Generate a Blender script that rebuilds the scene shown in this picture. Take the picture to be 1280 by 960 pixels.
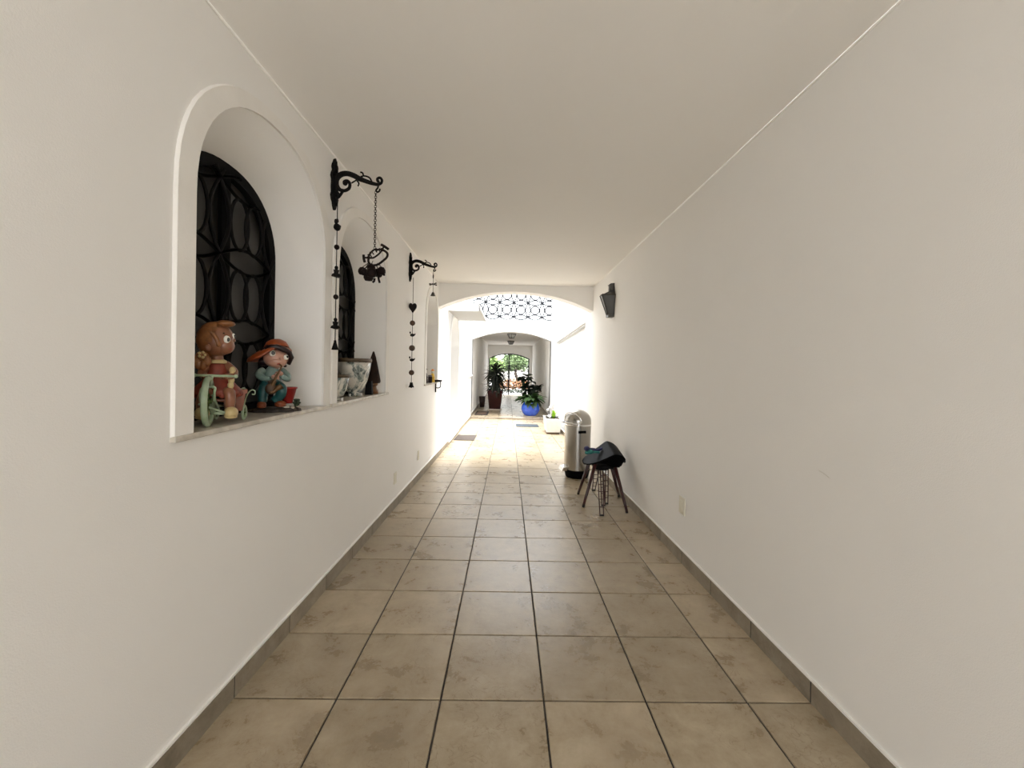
import bpy, bmesh, math, random
from mathutils import Vector, Matrix
random.seed(7)
PI = math.pi
scn = bpy.context.scene
for o in list(bpy.data.objects): bpy.data.objects.remove(o)
C = scn.collection

# ---------------------------------------------------------------- camera, sky, exposure
cam_d = bpy.data.cameras.new('camera'); cam = bpy.data.objects.new('camera', cam_d); C.objects.link(cam)
scn.camera = cam
YAW, PIT, ROLL = .0172, .0116, .0226
fw = Vector((math.sin(YAW)*math.cos(PIT), math.cos(YAW)*math.cos(PIT), -math.sin(PIT)))
rt0 = Vector((math.cos(YAW), -math.sin(YAW), 0)); up0 = rt0.cross(fw)
rt = rt0*math.cos(ROLL) + up0*math.sin(ROLL); up = -rt0*math.sin(ROLL) + up0*math.cos(ROLL)
M = Matrix((rt, up, -fw)).transposed().to_4x4()
cam.matrix_world = M
cam_d.sensor_width = 36; cam_d.lens = 515.03/1280*36
cam_d.shift_x = -(643.46-640)/1280; cam_d.shift_y = (465.0-480)/1280
cam_d.clip_start = .02; cam_d.clip_end = 300

w = bpy.data.worlds.new('sky'); scn.world = w; w.use_nodes = True
bg = w.node_tree.nodes['Background']
bg.inputs[0].default_value = (.95, .975, 1.0, 1); bg.inputs[1].default_value = 1.0
SKY = bg
sun_d = bpy.data.lights.new('sun', 'SUN'); sun_d.energy = 4.0; sun_d.angle = .8; sun_d.color = (1, .99, .975)
sun = bpy.data.objects.new('sun', sun_d); C.objects.link(sun)
sun.rotation_euler = Vector((-.16, .04, -.98)).to_track_quat('-Z', 'Y').to_euler()
scn.view_settings.view_transform = 'Standard'; scn.view_settings.look = 'None'
scn.view_settings.gamma = 1; scn.view_settings.exposure = 2.3
scn.view_settings.use_curve_mapping = False
for k, v in (('max_bounces', 16), ('diffuse_bounces', 12), ('glossy_bounces', 6)):
    setattr(scn.cycles, k, v)

def portal(name, loc, rot, sx, sy):            # sky portals only guide sampling; they give off no light of their own
    l = bpy.data.lights.new(name, 'AREA'); l.shape = 'RECTANGLE'; l.size = sx; l.size_y = sy
    l.cycles.is_portal = True
    o = bpy.data.objects.new(name, l); o.location = loc; o.rotation_euler = rot; C.objects.link(o)
portal('sky_portal_rear', (.11, -3.45, .0), (-PI/2, 0, PI), 2.6, 2.9)
portal('sky_portal_court', (.11, 10.2, 2.45), (0, 0, 0), 2.7, 6.4)
portal('sky_portal_gate', (.11, 24.0, -.3), (-PI/2, 0, 0), 2.4, 2.4)

# ---------------------------------------------------------------- constants of the place
XL, XR = -1.16, 1.383
CEIL = 1.348
S = .0195
def fz(y): return -1.42 - S*y
SLOPE = -math.atan(S)
Y0, Y1 = -3.4, 13.17
BEAM0, BEAM1 = 6.78, 7.05
UF = -1.62                                     # upper floor beyond the step
TUN1 = 23.5
TCEIL = 1.25

# ---------------------------------------------------------------- materials
MATS = {}
def mat(name, col, rough=.6, metal=0, noise=None, nscale=20, bump=0, bscale=200, trans=0, coat=0, ior=None, world=False, rnd=0, detail=4):
    m = bpy.data.materials.new(name); m.use_nodes = True; nt = m.node_tree; N = nt.nodes; L = nt.links
    b = N['Principled BSDF']; b.inputs['Base Color'].default_value = (*col, 1)
    b.inputs['Roughness'].default_value = rough; b.inputs['Metallic'].default_value = metal
    if trans: b.inputs['Transmission Weight'].default_value = trans
    if ior: b.inputs['IOR'].default_value = ior
    if coat: b.inputs['Coat Weight'].default_value = coat
    if noise or bump:
        if world:
            g = N.new('ShaderNodeNewGeometry'); src = g.outputs['Position']
        else:
            g = N.new('ShaderNodeTexCoord'); src = g.outputs['Object']
    if noise:
        n = N.new('ShaderNodeTexNoise'); n.inputs['Scale'].default_value = nscale; n.inputs['Detail'].default_value = detail
        L.new(src, n.inputs['Vector'])
        r = N.new('ShaderNodeValToRGB'); r.color_ramp.elements[0].position = .35; r.color_ramp.elements[1].position = .65
        r.color_ramp.elements[0].color = (*noise, 1); r.color_ramp.elements[1].color = (*col, 1)
        L.new(n.outputs['Fac'], r.inputs['Fac']); L.new(r.outputs['Color'], b.inputs['Base Color'])
    if bump:
        n2 = N.new('ShaderNodeTexNoise'); n2.inputs['Scale'].default_value = bscale; n2.inputs['Detail'].default_value = 3
        L.new(src, n2.inputs['Vector'])
        bp = N.new('ShaderNodeBump'); bp.inputs['Strength'].default_value = bump; bp.inputs['Distance'].default_value = .002
        L.new(n2.outputs['Fac'], bp.inputs['Height']); L.new(bp.outputs['Normal'], b.inputs['Normal'])
    MATS[name] = m
    return m

mat('plaster', (.87, .859, .836), .75, noise=(.855, .844, .82), nscale=1.3, bump=.35, bscale=260, world=True)
mat('band_plaster', (.87, .85, .815), .7, noise=(.83, .81, .77), nscale=6, bump=.6, bscale=120, world=True)
mat('ceiling_paint', (.87, .859, .836), .8, noise=(.855, .844, .82), nscale=.9, bump=.2, bscale=300, world=True)
mat('court_plaster', (.80, .805, .81), .8, bump=.2, bscale=200, world=True)
mat('caulk', (.88, .87, .84), .6)
mat('grout', (.045, .038, .032), .8, noise=(.03, .026, .022), nscale=30, world=True)
mat('marble', (.62, .58, .50), .3, noise=(.40, .36, .30), nscale=14, bump=.05, world=True)
mat('iron', (.006, .005, .005), .75, metal=0, bump=.3, bscale=150)
mat('bronze_iron', (.014, .007, .006), .65, metal=.1, noise=(.012, .007, .006), nscale=60, bump=.3, bscale=180)
mat('rail_iron', (.015, .017, .02), .8)
mat('gate_iron', (.02, .02, .022), .5, metal=.5)
mat('window_frame', (.003, .003, .003), .85)
mat('dark_glass', (.020, .018, .015), .4)
mat('curtain', (.10, .088, .07), .9, noise=(.06, .052, .045), nscale=5)
mat('lantern_metal', (.075, .073, .068), .45, metal=.3, bump=.2, bscale=120)
mat('lantern_glass', (.60, .62, .63), .15, trans=.25)
mat('plastic_ivory', (.72, .69, .58), .35)
mat('plastic_dark', (.05, .05, .05), .5)
mat('black_plastic', (.002, .002, .0025), .5)
mat('leg_wood', (.045, .009, .010), .35, noise=(.03, .007, .007), nscale=40, coat=.3)
mat('wire_metal', (.05, .014, .016), .35, metal=.4)
mat('rubber', (.02, .02, .02), .8)
mat('steel', (.46, .44, .40), .25, metal=1, noise=(.42, .40, .365), nscale=3)
mat('chrome', (.85, .85, .85), .08, metal=1)
mat('teal_cloth', (.02, .15, .15), .7, noise=(.03, .22, .20), nscale=60)
mat('navy_cloth', (.02, .02, .09), .7)
mat('blue_glaze', (.012, .06, .52), .12, noise=(.02, .11, .62), nscale=12, coat=.6)
mat('red_pot', (.05, .007, .007), .3, noise=(.035, .006, .006), nscale=10, coat=.3)
mat('dark_pot', (.03, .012, .010), .4)
mat('saucer', (.45, .40, .33), .6)
mat('white_pot', (.82, .80, .77), .6, noise=(.78, .76, .72), nscale=15)
mat('brown_base', (.14, .09, .055), .7)
mat('soil', (.03, .02, .014), .9, noise=(.05, .035, .022), nscale=60)
mat('leaf_green', (.028, .065, .012), .5, noise=(.012, .035, .008), nscale=10)
mat('leaf_dark', (.008, .018, .007), .4, noise=(.005, .01, .005), nscale=10)
mat('leaf_palm', (.030, .036, .024), .6, noise=(.018, .022, .015), nscale=10)
mat('leaf_bright', (.28, .48, .04), .4)
mat('petal_white', (.85, .85, .82), .5)
mat('stem', (.06, .045, .03), .7)
mat('mat_brown', (.075, .06, .05), .95, noise=(.055, .044, .037), nscale=60, bump=.6, bscale=300)
mat('mat_blue', (.045, .06, .075), .95, noise=(.035, .046, .058), nscale=60, bump=.6, bscale=300)
mat('mat_dark', (.025, .018, .016), .95, bump=.6, bscale=300)
mat('mat_center', (.10, .062, .04), .95, bump=.6, bscale=300)
mat('foliage_out', (.15, .22, .09), .7, noise=(.07, .11, .04), nscale=3)
mat('foliage_pale', (.20, .30, .08), .7, noise=(.10, .18, .04), nscale=3)
mat('bush_dark', (.02, .04, .018), .7, noise=(.012, .024, .01), nscale=6)
mat('bush_orange', (.42, .16, .08), .7, noise=(.30, .22, .10), nscale=4)
mat('bark', (.12, .09, .065), .9, noise=(.07, .05, .04), nscale=8)
mat('street', (.42, .41, .40), .9, noise=(.36, .35, .34), nscale=2)
mat('far_wall', (.62, .60, .56), .8, noise=(.5, .48, .44), nscale=2)
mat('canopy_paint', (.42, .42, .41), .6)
# figurines
mat('skin_brown', (.40, .165, .085), .35, noise=(.33, .13, .065), nscale=30, coat=.3)
mat('hair_brown', (.42, .16, .045), .4, noise=(.27, .10, .03), nscale=45, coat=.3)
mat('skin_pink', (.85, .47, .34), .35, noise=(.76, .40, .28), nscale=30, coat=.3)
mat('hair_dark', (.025, .008, .008), .4)
mat('hat_orange', (.60, .13, .025), .45, noise=(.42, .08, .016), nscale=30, coat=.2)
mat('dress_red', (.42, .07, .035), .5, noise=(.30, .05, .025), nscale=35)
mat('cream', (.85, .66, .32), .45, noise=(.72, .54, .24), nscale=40)
mat('mint', (.58, .72, .52), .4, noise=(.45, .60, .36), nscale=25, coat=.3)
mat('tire_green', (.12, .22, .03), .5, noise=(.07, .14, .02), nscale=40)
mat('shirt_mint', (.34, .47, .42), .4, noise=(.22, .34, .30), nscale=25, coat=.3)
mat('pants_teal', (.015, .15, .15), .4, noise=(.01, .09, .10), nscale=25, coat=.3)
mat('shoe_orange', (.36, .085, .022), .4, coat=.3)
mat('brass', (.22, .115, .04), .4, metal=.5, noise=(.18, .09, .035), nscale=40)
mat('brown_bag', (.10, .055, .03), .6, noise=(.05, .03, .018), nscale=30)
mat('rock', (.045, .032, .022), .7, noise=(.02, .015, .012), nscale=25, bump=.8, bscale=60)
mat('bucket_red', (.40, .02, .016), .35, coat=.3)
mat('eye_white', (.8, .78, .7), .2, coat=.5)
mat('eye_black', (.01, .01, .01), .2, coat=.5)
mat('lip_red', (.3, .05, .04), .4)
mat('gnome_hat', (.016, .009, .006), .7, noise=(.03, .014, .008), nscale=30, bump=.8, bscale=90)
mat('gold_brown', (.22, .09, .025), .4, noise=(.10, .04, .014), nscale=25, coat=.3)
mat('rim_brown', (.06, .038, .022), .5, noise=(.10, .065, .035), nscale=25)
mat('yellow_paint', (.75, .50, .06), .4)
mat('orange_paint', (.70, .26, .03), .4)
mat('purple_dark', (.02, .008, .014), .5)

def tile_material(name, base, dark, light, rough):
    m = bpy.data.materials.new(name); m.use_nodes = True; nt = m.node_tree; N = nt.nodes; L = nt.links
    b = N['Principled BSDF']
    g = N.new('ShaderNodeNewGeometry'); oi = N.new('ShaderNodeObjectInfo')
    mul = N.new('ShaderNodeMath'); mul.operation = 'MULTIPLY'; mul.inputs[1].default_value = 37
    L.new(oi.outputs['Random'], mul.inputs[0])
    add = N.new('ShaderNodeVectorMath'); add.operation = 'ADD'
    L.new(g.outputs['Position'], add.inputs[0]); L.new(mul.outputs[0], add.inputs[1])
    n1 = N.new('ShaderNodeTexNoise'); n1.inputs['Scale'].default_value = 4.5; n1.inputs['Detail'].default_value = 12; n1.inputs['Roughness'].default_value = .72; n1.inputs['Distortion'].default_value = .25
    L.new(add.outputs[0], n1.inputs['Vector'])
    r1 = N.new('ShaderNodeValToRGB'); e = r1.color_ramp.elements
    e[0].position = .33; e[0].color = (*dark, 1); e[1].position = .69; e[1].color = (*light, 1)
    q = e.new(.5); q.color = (*base, 1)
    L.new(n1.outputs['Fac'], r1.inputs['Fac'])
    # rust coloured veins
    n2 = N.new('ShaderNodeTexNoise'); n2.inputs['Scale'].default_value = 15; n2.inputs['Detail'].default_value = 8; n2.inputs['Distortion'].default_value = .9
    L.new(add.outputs[0], n2.inputs['Vector'])
    r2 = N.new('ShaderNodeValToRGB'); e = r2.color_ramp.elements
    e[0].position = .485; e[0].color = (0, 0, 0, 1); e[1].position = .515; e[1].color = (0, 0, 0, 1)
    q = e.new(.5); q.color = (1, 1, 1, 1)
    L.new(n2.outputs['Fac'], r2.inputs['Fac'])
    n3 = N.new('ShaderNodeTexNoise'); n3.inputs['Scale'].default_value = 5; L.new(add.outputs[0], n3.inputs['Vector'])
    r3 = N.new('ShaderNodeValToRGB'); r3.color_ramp.elements[0].position = .48; r3.color_ramp.elements[1].position = .62
    L.new(n3.outputs['Fac'], r3.inputs['Fac'])
    mm = N.new('ShaderNodeMath'); mm.operation = 'MULTIPLY'; L.new(r2.outputs['Color'], mm.inputs[0]); L.new(r3.outputs['Color'], mm.inputs[1])
    m3 = N.new('ShaderNodeMath'); m3.operation = 'MULTIPLY'; m3.inputs[1].default_value = .5; L.new(mm.outputs[0], m3.inputs[0])
    mx = N.new('ShaderNodeMixRGB'); mx.inputs['Color2'].default_value = (.16, .10, .055, 1)
    L.new(m3.outputs[0], mx.inputs['Fac']); L.new(r1.outputs['Color'], mx.inputs['Color1'])
    # tile to tile tone
    vr = N.new('ShaderNodeMapRange'); vr.inputs['To Min'].default_value = .90; vr.inputs['To Max'].default_value = 1.08
    L.new(oi.outputs['Random'], vr.inputs['Value'])
    mv = N.new('ShaderNodeVectorMath'); mv.operation = 'SCALE'; L.new(mx.outputs['Color'], mv.inputs[0]); L.new(vr.outputs['Result'], mv.inputs['Scale'])
    L.new(mv.outputs[0], b.inputs['Base Color'])
    b.inputs['Roughness'].default_value = rough
    rr = N.new('ShaderNodeMapRange'); rr.inputs['To Min'].default_value = rough-.08; rr.inputs['To Max'].default_value = rough+.12
    L.new(n1.outputs['Fac'], rr.inputs['Value']); L.new(rr.outputs['Result'], b.inputs['Roughness'])
    n4 = N.new('ShaderNodeTexNoise'); n4.inputs['Scale'].default_value = 26; n4.inputs['Detail'].default_value = 6; n4.inputs['Distortion'].default_value = 1.5
    L.new(add.outputs[0], n4.inputs['Vector'])
    bp = N.new('ShaderNodeBump'); bp.inputs['Strength'].default_value = .22; bp.inputs['Distance'].default_value = .003
    L.new(n4.outputs['Fac'], bp.inputs['Height']); L.new(bp.outputs['Normal'], b.inputs['Normal'])
    MATS[name] = m
tile_material('tile', (.365, .295, .20), (.275, .212, .137), (.455, .38, .272), .27)
tile_material('skirting_tile', (.27, .228, .17), (.175, .145, .105), (.36, .31, .24), .5)

def painted_bowl_material():
    m = mat('painted_bowl', (.72, .69, .62), .3, coat=.3)
    nt = m.node_tree; N = nt.nodes; L = nt.links; b = N['Principled BSDF']
    tc = N.new('ShaderNodeTexCoord')
    n = N.new('ShaderNodeTexNoise'); n.inputs['Scale'].default_value = 8; n.inputs['Detail'].default_value = 6; n.inputs['Roughness'].default_value = .7; n.inputs['Distortion'].default_value = 1.2
    L.new(tc.outputs['Object'], n.inputs['Vector'])
    r = N.new('ShaderNodeValToRGB'); e = r.color_ramp.elements
    e[0].position = .39; e[0].color = (.015, .015, .015, 1); e[1].position = .53; e[1].color = (.70, .67, .60, 1)
    q = e.new(.45); q.color = (.22, .27, .25, 1)
    L.new(n.outputs['Fac'], r.inputs['Fac']); L.new(r.outputs['Color'], b.inputs['Base Color'])
painted_bowl_material()

for k_ in ('iron', 'window_frame', 'bronze_iron', 'black_plastic', 'rail_iron', 'gate_iron', 'gnome_hat'):
    MATS[k_].node_tree.nodes['Principled BSDF'].inputs['Specular IOR Level'].default_value = .18 if k_ != 'black_plastic' else .05
for k_ in ('skin_brown', 'hair_brown', 'skin_pink', 'hair_dark', 'hat_orange', 'dress_red', 'cream', 'mint', 'tire_green', 'shirt_mint', 'pants_teal', 'shoe_orange', 'brass', 'bucket_red'):  # doll colours scaled down, putting the niche's dimness into the paint
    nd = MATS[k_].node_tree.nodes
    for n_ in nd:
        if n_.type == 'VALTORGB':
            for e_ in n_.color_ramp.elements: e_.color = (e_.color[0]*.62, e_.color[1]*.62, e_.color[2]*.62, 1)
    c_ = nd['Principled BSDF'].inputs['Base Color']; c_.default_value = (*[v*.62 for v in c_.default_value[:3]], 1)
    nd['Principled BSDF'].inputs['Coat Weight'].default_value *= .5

# ---------------------------------------------------------------- mesh helpers
class MB:
    def __init__(s): s.b = bmesh.new(); s.smooth = False
    def box(s, x0, x1, y0, y1, z0, z1, bev=0):
        vs = [s.b.verts.new((x, y, z)) for x in (x0, x1) for y in (y0, y1) for z in (z0, z1)]
        fs = [(0,1,3,2), (4,6,7,5), (0,4,5,1), (2,3,7,6), (0,2,6,4), (1,5,7,3)]
        ff = [s.b.faces.new([vs[i] for i in f]) for f in fs]
        if bev:
            es = list({e for f in ff for e in f.edges})
            bmesh.ops.bevel(s.b, geom=es, offset=bev, segments=2, affect='EDGES', profile=.5)
        return s
    def face(s, pts):
        return s.b.faces.new([s.b.verts.new(p) for p in pts])
    def tube(s, pts, r, seg=8, closed=False, flat=1.0, cap=True):
        pts = [Vector(p) for p in pts]; n = len(pts)
        rs = r if isinstance(r, (list, tuple)) else [r]*n
        rings = []; prev = None
        for i, p in enumerate(pts):
            if closed: d = pts[(i+1) % n] - pts[i-1]
            else: d = pts[min(i+1, n-1)] - pts[max(i-1, 0)]
            if d.length < 1e-9: d = Vector((0, 0, 1))
            d.normalize()
            if prev is None:
                a = Vector((0, 0, 1)) if abs(d.z) < .9 else Vector((1, 0, 0))
            else: a = prev
            u = (a - d*a.dot(d))
            if u.length < 1e-6: u = d.orthogonal()
            u.normalize(); prev = u; v = d.cross(u)
            rings.append([s.b.verts.new(p + (u*math.cos(2*PI*k/seg) + v*math.sin(2*PI*k/seg)*flat)*rs[i]) for k in range(seg)])
        m = n if closed else n-1
        for i in range(m):
            A, B = rings[i], rings[(i+1) % n]
            for k in range(seg):
                f = s.b.faces.new((A[k], A[(k+1) % seg], B[(k+1) % seg], B[k])); f.smooth = True
        if not closed and cap:
            s.b.faces.new(rings[0][::-1]); s.b.faces.new(rings[-1])
        return s
    def lathe(s, prof, c=(0, 0, 0), seg=24, axis='z', sx=1, sy=1):
        rings = []
        for r, z in prof:
            if r < 1e-5: rings.append([s.b.verts.new(_ax(c, 0, 0, z, axis))])
            else: rings.append([s.b.verts.new(_ax(c, r*math.cos(2*PI*k/seg)*sx, r*math.sin(2*PI*k/seg)*sy, z, axis)) for k in range(seg)])
        for A, B in zip(rings, rings[1:]):
            for k in range(seg):
                a0 = A[k % len(A)]; a1 = A[(k+1) % len(A)]; b0 = B[k % len(B)]; b1 = B[(k+1) % len(B)]
                q = []
                for vv in (a0, a1, b1, b0):
                    if vv not in q: q.append(vv)
                if len(q) > 2:
                    try: f = s.b.faces.new(q); f.smooth = True
                    except ValueError: pass
        return s
    def ell(s, c, r, seg=16, rings=10, mtx=None):
        if not isinstance(r, (tuple, list)): r = (r, r, r)
        mt = Matrix.Translation(Vector(c)) @ (mtx or Matrix()) @ Matrix.Diagonal((*r, 1))
        res = bmesh.ops.create_uvsphere(s.b, u_segments=seg, v_segments=rings, radius=1, matrix=mt)
        for v in res['verts']:
            for f in v.link_faces: f.smooth = True
        return s
    def prism(s, prof, axis, a0, a1, smooth=False):
        # prof: list of 2D points; extruded along axis from a0 to a1
        def P(p, a):
            if axis == 'x': return (a, p[0], p[1])
            if axis == 'y': return (p[0], a, p[1])
            return (p[0], p[1], a)
        A = [s.b.verts.new(P(p, a0)) for p in prof]; B = [s.b.verts.new(P(p, a1)) for p in prof]
        n = len(prof)
        for i in range(n):
            f = s.b.faces.new((A[i], A[(i+1) % n], B[(i+1) % n], B[i])); f.smooth = smooth
        s.b.faces.new(A[::-1]); s.b.faces.new(B)
        return s
    def build(s, name, m, parent=None, mtx=None, kind=None, label=None):
        bmesh.ops.recalc_face_normals(s.b, faces=s.b.faces)
        if mtx is not None: s.b.transform(mtx)
        me = bpy.data.meshes.new(name); s.b.to_mesh(me); s.b.free()
        me.materials.append(MATS[m] if isinstance(m, str) else m)
        o = bpy.data.objects.new(name, me); C.objects.link(o)
        if parent: o.parent = parent
        if kind: o['kind'] = kind
        if label: o['label'] = label
        return o
def _ax(c, x, y, z, axis):
    if axis == 'z': return (c[0]+x, c[1]+y, c[2]+z)
    if axis == 'y': return (c[0]+x, c[1]+z, c[2]+y)
    return (c[0]+z, c[1]+x, c[2]+y)
def thing(name, label, cat, loc=(0, 0, 0), rz=0, group=None):
    o = bpy.data.objects.new(name, None); C.objects.link(o); o.location = loc; o.rotation_euler = (0, 0, rz)
    o.empty_display_size = .1
    o['label'] = label; o['category'] = cat
    if group: o['group'] = group
    return o
def tag(o, label, cat, group=None):
    o['label'] = label; o['category'] = cat
    if group: o['group'] = group
    return o
def struct(o): o['kind'] = 'structure'; return o
def sempty(name, loc=(0, 0, 0)):
    o = bpy.data.objects.new(name, None); C.objects.link(o); o.location = loc; o['kind'] = 'structure'; return o
def link_copy(me, name, parent, loc, rot=(0, 0, 0), scale=(1, 1, 1)):
    o = bpy.data.objects.new(name, me); C.objects.link(o); o.parent = parent
    o.location = loc; o.rotation_euler = rot; o.scale = scale; return o
def smooth_path(pts, n=6):
    pts = [Vector(p) for p in pts]; out = []
    for i in range(len(pts)-1):
        p0 = pts[max(i-1, 0)]; p1 = pts[i]; p2 = pts[i+1]; p3 = pts[min(i+2, len(pts)-1)]
        for k in range(n):
            t = k/n
            out.append(.5*((2*p1) + (-p0+p2)*t + (2*p0-5*p1+4*p2-p3)*t*t + (-p0+3*p1-3*p2+p3)*t**3))
    out.append(pts[-1]); return out

# ---------------------------------------------------------------- left wall with arched recesses
def arch_pts(c, a, z0, zs, b, ex=2.0, n=28):
    """outline of an arched opening from bottom left up and over to bottom right"""
    pts = [(c-a, z0)]
    for i in range(n+1):
        t = PI - PI*i/n; ct, st = math.cos(t), math.sin(t)
        pts.append((c + a*math.copysign(abs(ct)**(2/ex), ct), zs + b*abs(st)**(2/ex)))
    pts.append((c+a, z0)); return pts
# each recess: centre, half width, sill z, spring z, rise, depth
N1 = dict(c=2.06, a=.531, z0=-.275, zs=.61, b=.525, d=.24, ky=.783, bzs=.565, bb=.40)
N2 = dict(c=3.35, a=.550, z0=-.275, zs=.61, b=.52, d=.24, ky=.737, bzs=.57, bb=.40)
N3 = dict(c=6.29, a=.455, z0=-.275, zs=.66, b=.46, d=.35)
N4 = dict(c=9.0, a=.70, z0=fz(9.6)+.10, zs=.42, b=.66, d=.35)
N5 = dict(c=10.82, a=.56, z0=-.28, zs=.50, b=.56, d=.30)
N6 = dict(c=12.5, a=.62, z0=-.28, zs=.46, b=.60, d=.30)
EX = 2.25
def wall_sheet(mb, x, ya, yb, ztop, niches, thick_dir=-1):
    """wall face at x from ya to yb with arched recesses and their reveals"""
    y = ya
    def quad(y0, y1, z0a, z0b, z1a, z1b):
        mb.face([(x, y0, z0a), (x, y1, z0b), (x, y1, z1b), (x, y0, z1a)])
    for q in niches:
        l, r = q['c']-q['a'], q['c']+q['a']
        if l > y: quad(y, l, fz(y)-.05, fz(l)-.05, ztop, ztop)
        quad(l, r, fz(l)-.05, fz(r)-.05, q['z0'], q['z0'])
        pts = arch_pts(q['c'], q['a'], q['z0'], q['zs'], q['b'], EX)
        for p0, p1 in zip(pts[1:-1], pts[2:-1]):
            mb.face([(x, p0[0], p0[1]), (x, p1[0], p1[1]), (x, p1[0], ztop), (x, p0[0], ztop)])
        # reveal, slightly splayed
        k = q.get('splay', .97); bx = x + thick_dir*q['d']
        if 'ky' in q: bk = [(q['c'] + (py-q['c'])*q['ky'], pz if i in (0, len(pts)-1) else q['bzs'] + (pz-q['zs'])*q['bb']/q['b']) for i, (py, pz) in enumerate(pts)]
        else: bk = [(q['c'] + (py-q['c'])*k, pz if i in (0, len(pts)-1) else q['zs'] + (pz-q['zs'])*(1-(1-k)*3) - .02) for i, (py, pz) in enumerate(pts)]
        for i in range(len(pts)-1):
            f = mb.face([(x, *pts[i]), (x, *pts[i+1]), (bx, *bk[i+1]), (bx, *bk[i])])
            f.smooth = 0 < i < len(pts)-2
        mb.face([(x, *pts[0]), (x, *pts[-1]), (bx, *bk[-1]), (bx, *bk[0])])
        q['back'] = bk; q['bx'] = bx
        y = r
    quad(y, yb, fz(y)-.05, fz(yb)-.05, ztop, ztop)
    X2 = x + thick_dir*.9
    mb.face([(X2, ya, -2), (X2, yb, -2), (X2, yb, ztop), (X2, ya, ztop)])
    mb.face([(x, ya, fz(ya)-.05), (X2, ya, -2), (X2, ya, ztop), (x, ya, ztop)])
    mb.face([(x, yb, fz(yb)-.05), (X2, yb, -2), (X2, yb, ztop), (x, yb, ztop)])
    mb.face([(x, ya, ztop), (x, yb, ztop), (X2, yb, ztop), (X2, ya, ztop)])
mb = MB(); wall_sheet(mb, XL, Y0, BEAM1, CEIL, [N1, N2, N3])
bmesh.ops.remove_doubles(mb.b, verts=mb.b.verts, dist=1e-5)
wall_left = struct(mb.build('wall_left', 'plaster'))
mb = MB(); wall_sheet(mb, XL, BEAM1, 13.3, 2.3, [N4, N5, N6])
bmesh.ops.remove_doubles(mb.b, verts=mb.b.verts, dist=1e-5)
wall_court_left = struct(mb.build('wall_court_left', 'court_plaster'))

# right wall: solid box; courtyard part has a sunk panel
mb = MB()
mb.prism([(Y0, fz(Y0)-.05), (BEAM1, fz(BEAM1)-.05), (BEAM1, CEIL), (Y0, CEIL)], 'x', XR, XR+.3)
wall_right = struct(mb.build('wall_right', 'plaster'))
mb = MB()
mb.prism([(BEAM1, fz(BEAM1)-.05), (7.41, fz(7.41)-.05), (7.41, 2.3), (BEAM1, 2.3)], 'x', XR, XR+.35)
mb.prism([(11.95, fz(11.95)-.05), (13.3, fz(13.3)-.05), (13.3, 2.3), (11.95, 2.3)], 'x', XR, XR+.35)
mb.prism([(7.41, .85), (11.95, .75), (11.95, 2.3), (7.41, 2.3)], 'x', XR, XR+.35)
mb.prism([(7.41, fz(7.41)-.05), (11.95, fz(11.95)-.05), (11.95, .80), (7.41, .90)], 'x', XR+.11, XR+.35)
wall_court_right = struct(mb.build('wall_court_right', 'court_plaster'))
mb = MB()
mb.prism([(7.41, .815), (11.95, .715), (11.95, .75), (7.41, .85)], 'x', XR+.035, XR+.12)
mb.build('panel_head_shade', 'canopy_paint', wall_court_right)  # grey strip painting the shade on the underside above the sunk panel

# ceiling, beam with arch
mb = MB(); mb.box(XL-.9, XR+.3, Y0, BEAM1, CEIL, CEIL+.25)
ceiling = struct(mb.build('ceiling', 'ceiling_paint'))
def arch_beam(y0, y1, zs, rise, ztop, xl, xr, m, name, xc=None):
    mb = MB(); n = 24; hw = (xr-xl)/2; xc = (xl+xr)/2
    pts = []
    # circular segment
    R = (hw*hw + rise*rise)/(2*rise); zc = zs + rise - R; a0 = math.asin(hw/R)
    for i in range(n+1):
        t = -a0 + 2*a0*i/n; pts.append((xc + R*math.sin(t), zc + R*math.cos(t)))
    for p, q in zip(pts, pts[1:]):
        mb.face([(p[0], y0, p[1]), (q[0], y0, q[1]), (q[0], y0, ztop), (p[0], y0, ztop)])
        mb.face([(p[0], y1, p[1]), (q[0], y1, q[1]), (q[0], y1, ztop), (p[0], y1, ztop)])
        f = mb.face([(p[0], y0, p[1]), (q[0], y0, q[1]), (q[0], y1, q[1]), (p[0], y1, p[1])]); f.smooth = True
    mb.face([(xl, y0, ztop), (xr, y0, ztop), (xr, y1, ztop), (xl, y1, ztop)])
    bmesh.ops.remove_doubles(mb.b, verts=mb.b.verts, dist=1e-5)
    for e in mb.b.edges:
        if len(e.link_faces) == 2 and e.calc_face_angle(0) > .5: e.smooth = False
    return struct(mb.build(name, m))
arch_beam(BEAM0, BEAM1, .955, .285, CEIL, XL, XR, 'plaster', 'wall_front')
# parapet over the beam, in the courtyard
mb = MB(); mb.box(XL-.9, XR+.35, BEAM1-.2, BEAM1, CEIL, 2.3)
struct(mb.build('trim_1', 'court_plaster'))

# thin bright caulk lines where ceiling meets walls
for i, (x, sg) in enumerate(((XL, 1), (XR, -1))):
    mb = MB(); mb.tube([(x+.003*sg, Y0+.02, CEIL-.003), (x+.003*sg, BEAM0, CEIL-.003)], .0055, 6)
    struct(mb.build('trim_%d' % (i+2), 'caulk'))

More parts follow.
